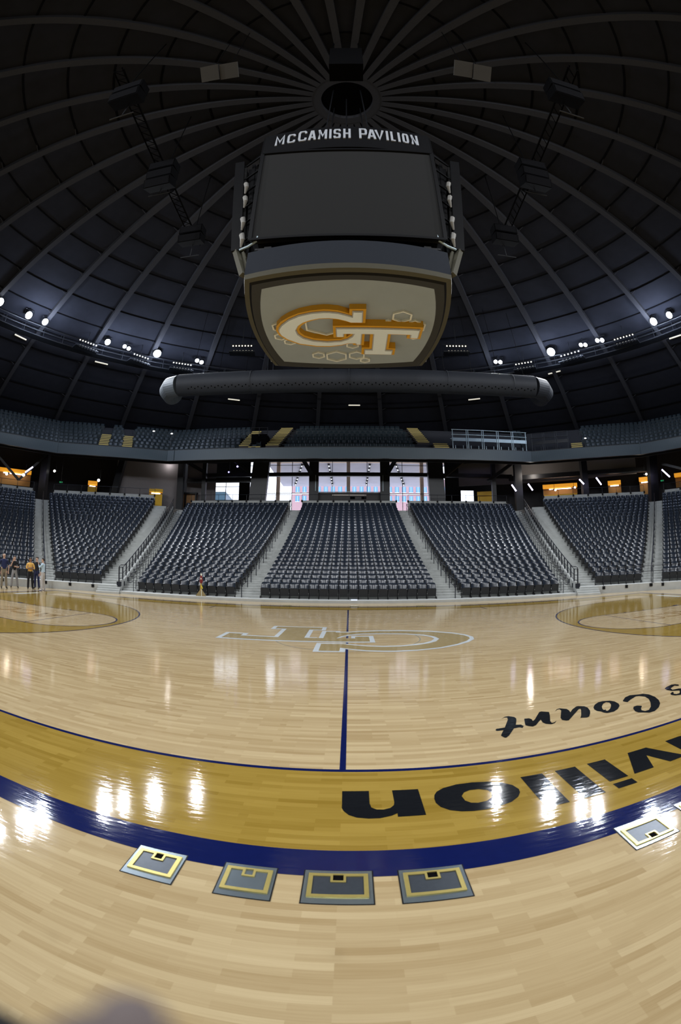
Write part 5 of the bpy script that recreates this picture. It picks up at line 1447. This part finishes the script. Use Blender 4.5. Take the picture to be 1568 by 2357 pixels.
# ================================================================== HUNG TRUSSES AND SPEAKERS
for sx, nm in ((-1, 'left'), (1, 'right')):
    t = thing('lighting_truss', 'dark truss hanging under the dome on the %s of the scoreboard' % nm, 'truss', (8.9*sx, 1.5, 20.2))
    x0 = 8.9*sx
    for dx, dz in ((-.22, 0), (.22, 0), (0, .4)):
        mb = MB(); mb.tube([(x0+dx, -5.2, 20+dz), (x0+dx, 8.2, 20+dz)], .04, 6); obj('chord', mb, M['void'], t)
    mb = MB()
    for k in range(27):
        y = -5.2+.5*k
        mb.bar((x0-.22, y, 20), (x0, y+.25, 20.4), .03, .03); mb.bar((x0, y+.25, 20.4), (x0+.22, y+.5, 20), .03, .03); mb.bar((x0-.22, y, 20), (x0+.22, y+.5, 20), .03, .03)
    obj('lacing', mb, M['void'], t)
    for y in (-4, 2, 7.5): 
        mb = MB(); mb.tube([(x0, y, 20.4), (x0, y, dome_z(math.hypot(x0, y-2)))], .03, 6); obj('hanger', mb, M['void'], t)
    for y, lb, nbox, wy in ((-3.9, 'upper', 2, 1.0), (1.4, 'middle', 3, 1.3), (6.7, 'lowest', 2, 1.5)):
        t2 = thing('speaker_array', '%s black speaker cluster on the %s hanging truss' % (lb, nm), 'speaker', (x0-.2*sx, y, 19.9), 0, 'speaker clusters under the dome')
        for k in range(nbox):
            mb = MB(); c = Vector((x0-.25*sx, y+.08*k, 19.72-.55*k)); Mx = Matrix.Translation(c) @ Matrix.Rotation(R(10+9*k), 4, 'X')
            mb.box(None, (1.35, .8, .50), M=Mx); b_ = obj('cabinet', mb, M['void'], t2)
            mb = MB(); mb.box(None, (1.25, .04, .42), M=Mx @ Matrix.Translation((0, -.41, 0))); obj('grille', mb, M['dome_seam'], b_)
        mb = MB()
        for dx in (-.4, .4): mb.tube([(x0-.25*sx+dx, y, 19.9), (x0-.25*sx+dx, y, 20.1)], .03, 6)
        mb.bar((x0-.75*sx-.6*0, y+.5, 18.2), (x0+.35*sx, y+.5, 18.2), .05, .05); mb.tube([(x0-.25*sx, y+.45, 18.2), (x0-.25*sx, y+.45, 19.6)], .025, 5)
        obj('rigging', mb, M['black_steel'], t2)
    t3 = thing('rigging_panel', 'pair of pale square panels under the dome, %s of the oculus' % nm, 'panel', (4.95*sx, -3.7, 20.2))
    for k in (0, 1):
        mb = MB(); Mx = Matrix.Translation((4.95*sx+(k-.5)*.78, -3.62+.05*k, 20.1)) @ Matrix.Rotation(R(66), 4, 'X') @ Matrix.Rotation(R(4*sx), 4, 'Z')
        mb.box(None, (.74, .10, .80), M=Mx); obj('panel', mb, mat('pale_panel', (.040, .036, .030), .9), t3)
    mb = MB(); mb.tube([(4.6*sx, -3.6, 20.4), (4.6*sx, -3.6, dome_z(7))], .02, 5); mb.tube([(5.3*sx, -3.6, 20.4), (5.3*sx, -3.6, dome_z(7))], .02, 5); obj('hanger', mb, M['void'], t3)
t = thing('hoist_frame', 'black hoist frame hanging in front of the oculus', 'frame', (0, -2.9, 21.5))
mb = MB(); mb.box((0, -2.75, 21.6), (1.35, 1.0, 2.3)); obj('frame_body', mb, M['void'], t)
mb = MB()
for x in (-.6, .6): mb.tube([(x, -2.75, 22.7), (x, -2.2, dome_z(5)+.2)], .04, 6)
obj('hanger', mb, M['void'], t)

# ================================================================== FLOOR BOX COVERS
def plate(x, y, w, label, flip=False, closed=False, far=False):
    t = thing('floor_box', label, 'floor box', (x, y, 0), PI if flip else 0, 'steel floor box covers behind the border stripes')
    h = .32; zt = .006
    hx0, hx1 = -.080, .062
    hole = .058*w/.375
    mb = MB(); mb.box((0, 0, .0015+.0005), (w+.014, h+.010, .003)); obj('edge_gap', mb, M['bezel'], t, local=True)
    # plate with a square opening
    mb = MB(); y0, y1 = .055, .112
    zz = zt-.001
    for a in ((-w/2, -h/2, w/2, y0), (-w/2, y1, w/2, h/2), (-w/2, y0, -hole/2, y1), (hole/2, y0, w/2, y1)):
        mb.box(((a[0]+a[2])/2, (a[1]+a[3])/2, zz-.0012), (a[2]-a[0], a[3]-a[1], .0024))
    obj('plate', mb, M['steel_plate'], t, local=True)
    fw = .44*w; fy0, fy1 = -.105, .125; b = .025
    mb = MB(); mb.box((0, (fy0+fy1)/2-.0, zt+.0002), (2*fw-2*b, fy1-fy0-2*b-.0, .0012))
    ins = MB()
    for a in ((-fw+b, fy0+b, fw-b, y0-.012), (-fw+b, y0-.012, -hole/2-.014, fy1-b), (hole/2+.014, y0-.012, fw-b, fy1-b)):
        ins.box(((a[0]+a[2])/2, (a[1]+a[3])/2, zt+.0002), (a[2]-a[0], a[3]-a[1], .001))
    obj('inset', ins, M['carpet'] if not closed else M['steel_plate'], t, local=True)
    mb = MB()
    for a in ((-fw, fy0, fw, fy0+b), (-fw, fy1-b, -hole/2-.014, fy1), (hole/2+.014, fy1-b, fw, fy1), (-fw, fy0+b, -fw+b, fy1-b), (fw-b, fy0+b, fw, fy1-b),
              (-hole/2-.014, y0-.014, hole/2+.014, y0), (-hole/2-.014, y0, -hole/2, fy1), (hole/2, y0, hole/2+.014, fy1), (-hole/2, y1, hole/2, fy1)):
        mb.box(((a[0]+a[2])/2, (a[1]+a[3])/2, zt+.003), (a[2]-a[0], a[3]-a[1], .0076))
    obj('brass_frame', mb, M['brass'], t, local=True)
    mb = MB(); mb.box((0, (y0+y1)/2, .0040), (hole, y1-y0, .001)); obj('cable_opening', mb, M['steel_plate'] if closed else M['void'], t, local=True)
plate(-1.05, -9.30, .31, 'pale reflective floor plate, leftmost of the near row')
plate(-.50, -9.295, .30, 'floor plate with a closed brass notch, second from the left', closed=True)
plate(0, -9.29, .375, 'dark floor plate with black opening at the foot of the midcourt line')
plate(.525, -9.295, .37, 'dark floor plate with black opening just right of the midcourt one')
plate(1.96, -9.285, .37, 'pale floor plate turned round, near the right edge of the photo', flip=True)
plate(2.52, -9.285, .37, 'floor plate cut by the right edge of the photo')
for x, lb in ((-2.8, 'tiny far floor plate left of centre by the far curb'), (.27, 'tiny far floor plate at centre by the far curb'), (3.35, 'tiny far floor plate right of centre by the far curb')):
    plate(x, 9.33, .37, lb)

# ================================================================== CURB-SIDE THINGS
mb = MB(); Mx = Matrix.Translation((.29, 11.36, .150)) @ Matrix.Rotation(R(20), 4, 'X')
mb.box(None, (.32, .22, .01), M=Mx)
tag(obj('paper_sheet', mb, M['paper'], loc=(.29, 11.36, .13)), 'white paper sheet lying on the curb before the centre block', 'paper')
t = thing('broom', 'upright broom with flared tan bristles, yellow tag and maroon cloth top on the curb', 'broom', (-7.78, 11.62, .13))
bx, by, bz = -7.78, 11.62, .13
mb = MB(); mb.hexa([(bx-.30, by-.05, bz), (bx+.28, by-.05, bz), (bx+.28, by+.05, bz), (bx-.30, by+.05, bz), (bx-.05, by-.03, bz+.34), (bx+.05, by-.03, bz+.34), (bx+.05, by+.03, bz+.34), (bx-.05, by+.03, bz+.34)]); obj('bristles', mb, M['straw'], t)
mb = MB(); mb.tube([(bx, by, bz+.30), (bx-.01, by, bz+.45), (bx-.01, by, bz+.62), (bx, by, bz+.72)], [.055, .048, .042, .03], 10); obj('handle', mb, M['ochre'], t, smooth=True)
mb = MB(); mb.tube([(bx+.045, by-.05, bz), (bx+.03, by-.05, bz+.36)], .018, 6); obj('stick', mb, M['cream'], t)
mb = MB(); mb.bar((bx+.03, by-.05, bz+.56), (bx+.10, by-.06, bz+.40), .012, .05); obj('tag', mb, M['yellow_plastic'], t)
mb = MB(); mb.tube([(bx, by, bz+.68), (bx+.005, by, bz+.74), (bx+.01, by, bz+.88), (bx+.005, by, bz+1.02), (bx, by, bz+1.10)], [.05, .085, .085, .06, .05], 12); obj('cloth_wrap', mb, M['maroon'], t, smooth=True)
mb = MB(); mb.ell((bx+.01, by-.01, bz+1.12), (.045, .045, .08), 10, 8); mb.ell((bx+.02, by-.075, bz+.92), (.035, .02, .045), 10, 8); obj('cloth_patch', mb, M['cream'], t, smooth=True)

# ================================================================== PEOPLE (group at the far left of the court)
def person(x, y, yaw, H, label, cloth, arms, hair=None, girth=1.0, lean=0.0, stance=.10, bald=False, skin='skin', extra=None):
    """one continuous skinned body; cloth = (shirt, trousers, shoes); arms = per side list of (elbow, wrist, fingertip direction) in body space"""
    k = H/1.78
    vs, es, rd, lab = [], [], [], []
    def V(p, r, par=None, l='skin'):
        vs.append(Vector(p)*k); rd.append((r[0]*k, r[1]*k) if isinstance(r, tuple) else (r*k, r*k)); lab.append(l)
        if par is not None: es.append((par, len(vs)-1))
        return len(vs)-1
    g = girth
    pel = V((0, .01, .95), (.155*g, .115*g), None, 'tr')
    wai = V((0, .005, 1.08), (.145*g, .11*g), pel, 'sh')
    che = V((lean*.3, 0, 1.27), (.165*g, .12*g), wai, 'sh')
    shc = V((lean*.5, .005, 1.41), (.13, .085), che, 'sh')
    nek = V((lean*.6, 0, 1.50), .056, shc, 'skin')
    jaw = V((lean*.65, -.02, 1.575), (.062, .068), nek, 'skin')
    hed = V((lean*.7, -.005, 1.66), (.078, .094), jaw, 'skin')
    V((lean*.7, .0, 1.745), (.055, .065), hed, 'skin')
    V((lean*.68, -.115, 1.628), .016, hed, 'skin')                       # nose
    for sx in (-1, 1): V((lean*.7+sx*.088, .005, 1.635), .018, hed, 'skin')   # ears
    for sx in (-1, 1):
        hip = V((sx*.085, .01, .88), (.098*g, .098*g), pel, 'tr')
        kn = V((sx*(.085+stance*.35), -.015, .50), (.080, .080), hip, 'tr')
        an = V((sx*(.085+stance*.6), .02, .10), (.066, .070), kn, 'tr')
        he = V((sx*(.085+stance*.62), .03, .045), (.042, .042), an, 'so')
        V((sx*(.10+stance*.7), -.15, .035), (.042, .032), he, 'so')
    for sx, (el, wr, fd) in zip((-1, 1), arms):
        sh = V((lean*.5+sx*.185, .01, 1.40), (.066, .066), shc, 'sh')
        mid_ = Vector(sh and vs[sh]/k).lerp(Vector(el), .6)
        ml = V(mid_, .052, sh, 'sh')
        e_ = V(el, .043, ml, 'sk2')
        w_ = V(wr, .030, e_, 'sk2')
        fd = Vector(fd).normalized(); sdv = fd.cross(Vector((0, -1, .2))).normalized()
        pl = V(Vector(wr)+fd*.06, (.034, .022), w_, 'sk2')
        tips = [(-.030, .070), (-.010, .082), (.010, .078), (.030, .062)]
        for o_, ln in tips:
            kn_ = V(Vector(wr)+fd*.095+sdv*o_, .0095, pl, 'sk2')
            t1 = V(Vector(wr)+fd*(.095+ln*.5)+sdv*o_*1.1+Vector((0, -.012, 0)), .0085, kn_, 'sk2')
            V(Vector(wr)+fd*(.095+ln)+sdv*o_*1.1+Vector((0, -.035, 0)), .0070, t1, 'sk2')
        th = V(Vector(wr)+fd*.045+sdv*.042+Vector((0, -.012, 0)), .011, pl, 'sk2')
        V(Vector(wr)+fd*.085+sdv*.060+Vector((0, -.025, 0)), .008, th, 'sk2')
    me = bpy.data.meshes.new('sk'); me.from_pydata([tuple(v) for v in vs], es, []); ob = bpy.data.objects.new('sk', me); COL.objects.link(ob)
    md = ob.modifiers.new('skin', 'SKIN'); md.use_smooth_shade = True
    for i, sv in enumerate(me.skin_vertices[0].data): sv.radius = rd[i]; sv.use_root = (i == 0)
    ss = ob.modifiers.new('sub', 'SUBSURF'); ss.levels = 1; ss.render_levels = 1
    dg = bpy.context.evaluated_depsgraph_get()
    ev = bpy.data.meshes.new_from_object(ob.evaluated_get(dg))
    bpy.data.objects.remove(ob)
    # skin below the short sleeve, cloth elsewhere: by nearest joint
    mats = [M[skin], M[cloth[0]], M[cloth[1]], M[cloth[2]]]
    mid_of = {'skin': 0, 'sk2': 0, 'sh': 1, 'tr': 2, 'so': 3}
    segs = [(vs[a], vs[b], lab[b] if lab[b] == lab[a] else (lab[a], lab[b])) for a, b in es]
    ev.materials.clear()
    for m_ in mats: ev.materials.append(m_)
    mi = []
    longs = cloth[3] if len(cloth) > 3 else False
    for p in ev.polygons:
        c = p.center; best = None
        for a, b, l in segs:
            ab = b-a; t_ = max(0, min(1, (c-a).dot(ab)/max(ab.length_squared, 1e-9))); d = (c-(a+ab*t_)).length
            if best is None or d < best[0]: best = (d, l, t_)
        l = best[1]
        if isinstance(l, tuple): l = l[0] if best[2] < .55 else l[1]
        if l == 'skin' and c.z < 1.47*k: l = 'sh'
        if longs and l == 'sk2':
            wd_ = min((c-Vector(a_[1])*k).length for a_ in arms)
            if wd_ > .05*k and min((c-(Vector(a_[1])+Vector(a_[2]).normalized()*.12)*k).length for a_ in arms) > .13*k: l = 'sh'
        mi.append(mid_of[l])
    ev.polygons.foreach_set('material_index', mi); ev.polygons.foreach_set('use_smooth', [True]*len(mi))
    zmin = min(v.co.z for v in ev.vertices)
    body = bpy.data.objects.new('person', ev); COL.objects.link(body)
    body.location = (x, y, -zmin); body.rotation_euler = (0, 0, yaw)
    WM[body.name] = Matrix.Translation((x, y, -zmin)) @ Matrix.Rotation(yaw, 4, 'Z')
    tag(body, label, 'person', 'people standing at the left end of the court')
    hx = lean*.7*k
    if hair:
        mb = MB(); c = Vector((hx, .012*k, 1.69*k)); o = 0; n, kk = 14, 8
        mb.ell(c, (.092*k, .108*k, .098*k), n, kk)
        keep = []
        for f in mb.f:
            cc = sum((Vector(mb.v[i]) for i in f), Vector())/len(f)
            if bald: ok = cc.z < c.z+.045*k and cc.y > c.y-.02*k and cc.z > c.z-.06*k
            else: ok = (cc.z > c.z+.015*k or cc.y > c.y+.03*k) and not (cc.y < c.y-.06*k and cc.z < c.z+.04*k)
            if ok: keep.append(f)
        mb.f = keep; mb.mi = [0]*len(keep)
        h = obj('hair', mb, M[hair], body, smooth=True, local=True)
        so = h.modifiers.new('t', 'SOLIDIFY'); so.thickness = .012
    for sx in (-1, 1):
        mb = MB(); mb.ell((hx+sx*.032*k, -.094*k, 1.655*k), (.012*k, .008*k, .008*k), 8, 6); obj('eye', mb, M['eye'], body, smooth=True, local=True)
    mb = MB(); mb.ell((hx, -.088*k, 1.585*k), (.024*k, .010*k, .005*k), 8, 6); obj('mouth', mb, M['maroon'], body, smooth=True, local=True)
    mb = MB(); mb.tube([(.135*g*k*math.cos(t_)*1.02, .01*k+.10*g*k*math.sin(t_)*1.05, .985*k) for t_ in np.linspace(0, 2*PI, 20)[:-1]], .016*k, 6, closed=True); obj('belt', mb, M['black_cloth'], body, local=True)
    return body
down = [((-.27, .03, 1.13), (-.27, -.03, .90), (0, -.1, -1)), ((.27, .03, 1.13), (.27, -.03, .90), (0, -.1, -1))]
def face(x, y, tx, ty): return math.atan2(-(tx-x), -(ty-y))+PI if False else math.atan2(tx-x, -(ty-y))
ox, oy = 0, 0
person(-17.50, 6.35, face(-17.50, 6.35, -4, -3), 1.83, 'bald person in navy polo shirt and khaki trousers, leftmost of the group', ('navy_shirt', 'khaki', 'shoe'),
       [((-.30, .06, 1.13), (-.27, .0, .90), (.1, -.1, -1)), ((.30, .06, 1.13), (.27, .0, .90), (-.1, -.1, -1))], 'hair_grey', 1.18, bald=True)
person(-17.75, 7.52, face(-17.75, 7.52, -8, -1), 1.73, 'person in black shirt and grey trousers raising one hand to the face', ('black_cloth', 'grey_cloth', 'shoe'),
       [((-.26, -.12, 1.17), (-.13, -.20, 1.45), (.25, .1, 1)), ((.26, -.06, 1.14), (.10, -.26, 1.17), (-1, -.1, .1))], 'hair_dark', 1.0, stance=.2)
person(-16.75, 7.85, face(-16.75, 7.85, -3, -5), 1.70, 'person in yellow shirt and black trousers with folded arms', ('yellow_cloth', 'black_cloth', 'shoe', True),
       [((-.26, -.06, 1.16), (-.04, -.215, 1.19), (1, .05, .1)), ((.26, -.06, 1.15), (.05, -.235, 1.16), (-1, .05, .1))], 'hair_dark', 1.02, skin='skin2')
person(-17.0, 8.75, face(-17.0, 8.75, -16.0, 4), 1.76, 'person in dark suit holding a white cloth, half hidden at the stair foot', ('black_cloth', 'navy_shirt', 'shoe', True),
       [((-.27, .0, 1.13), (-.26, -.12, .95), (0, -.3, -1)), ((.26, .05, 1.13), (.26, .0, .90), (0, -.1, -1))], 'hair_dark', 1.0)
pb = person(-15.85, 7.95, face(-15.85, 7.95, -22, 6), 1.73, 'person in light blue shirt and pale trousers turned towards the others', ('ltblue_cloth', 'beige_cloth', 'beige_cloth', True),
       [((-.25, -.02, 1.14), (-.20, -.18, .98), (.2, -.5, -1)), ((.24, -.14, 1.22), (.10, -.24, 1.40), (-.3, -.2, 1))], 'hair_dark', 1.0, stance=.24)
mb = MB(); mb.ell((-17.02, 8.32, .92), (.07, .05, .10), 10, 8)
tag(obj('hand_towel', mb, M['white_cloth'], loc=(-17.02, 8.32, .92), smooth=True), 'small white cloth hanging from the dark-suited person’s hand', 'cloth')

# ================================================================== PHOTOGRAPHER'S FINGERTIP at the lens, far out of focus
t = thing('fingertip', 'blurred fingertip of the photographer at the lower left in front of the lens', 'fingertip', (.0155, -11.256, 1.7155))
FC = Vector((.0150, -11.2505, 1.7155))
mb = MB(); dr = Vector((-.10, -1.0, -.12)).normalized()
mb.tube([FC-dr*.016, FC-dr*.0135, FC-dr*.008, FC, FC+dr*.02, FC+dr*.05], [.003, .0085, .0125, .0140, .0145, .015], 18); obj('finger', mb, M['finger'], t, smooth=True)
mb = MB(); mb.ell(FC-dr*.010+Vector((0, 0, .0118)), (.0055, .0065, .0012), 12, 8); obj('nail', mb, M['finger'], t, smooth=True)
SL = Vector((-.0010, -11.2515, 1.7200))
mb = MB(); mb.tube([SL+Vector((.0045, .0005, 0)), SL, SL-Vector((.015, .003, .0)), SL-Vector((.05, .02, .01))], [.0015, .0030, .004, .005], 12)
tag(obj('strap', mb, M['sleeve'], loc=tuple(SL), smooth=True), 'black blurred camera strap in the lower left corner', 'strap')
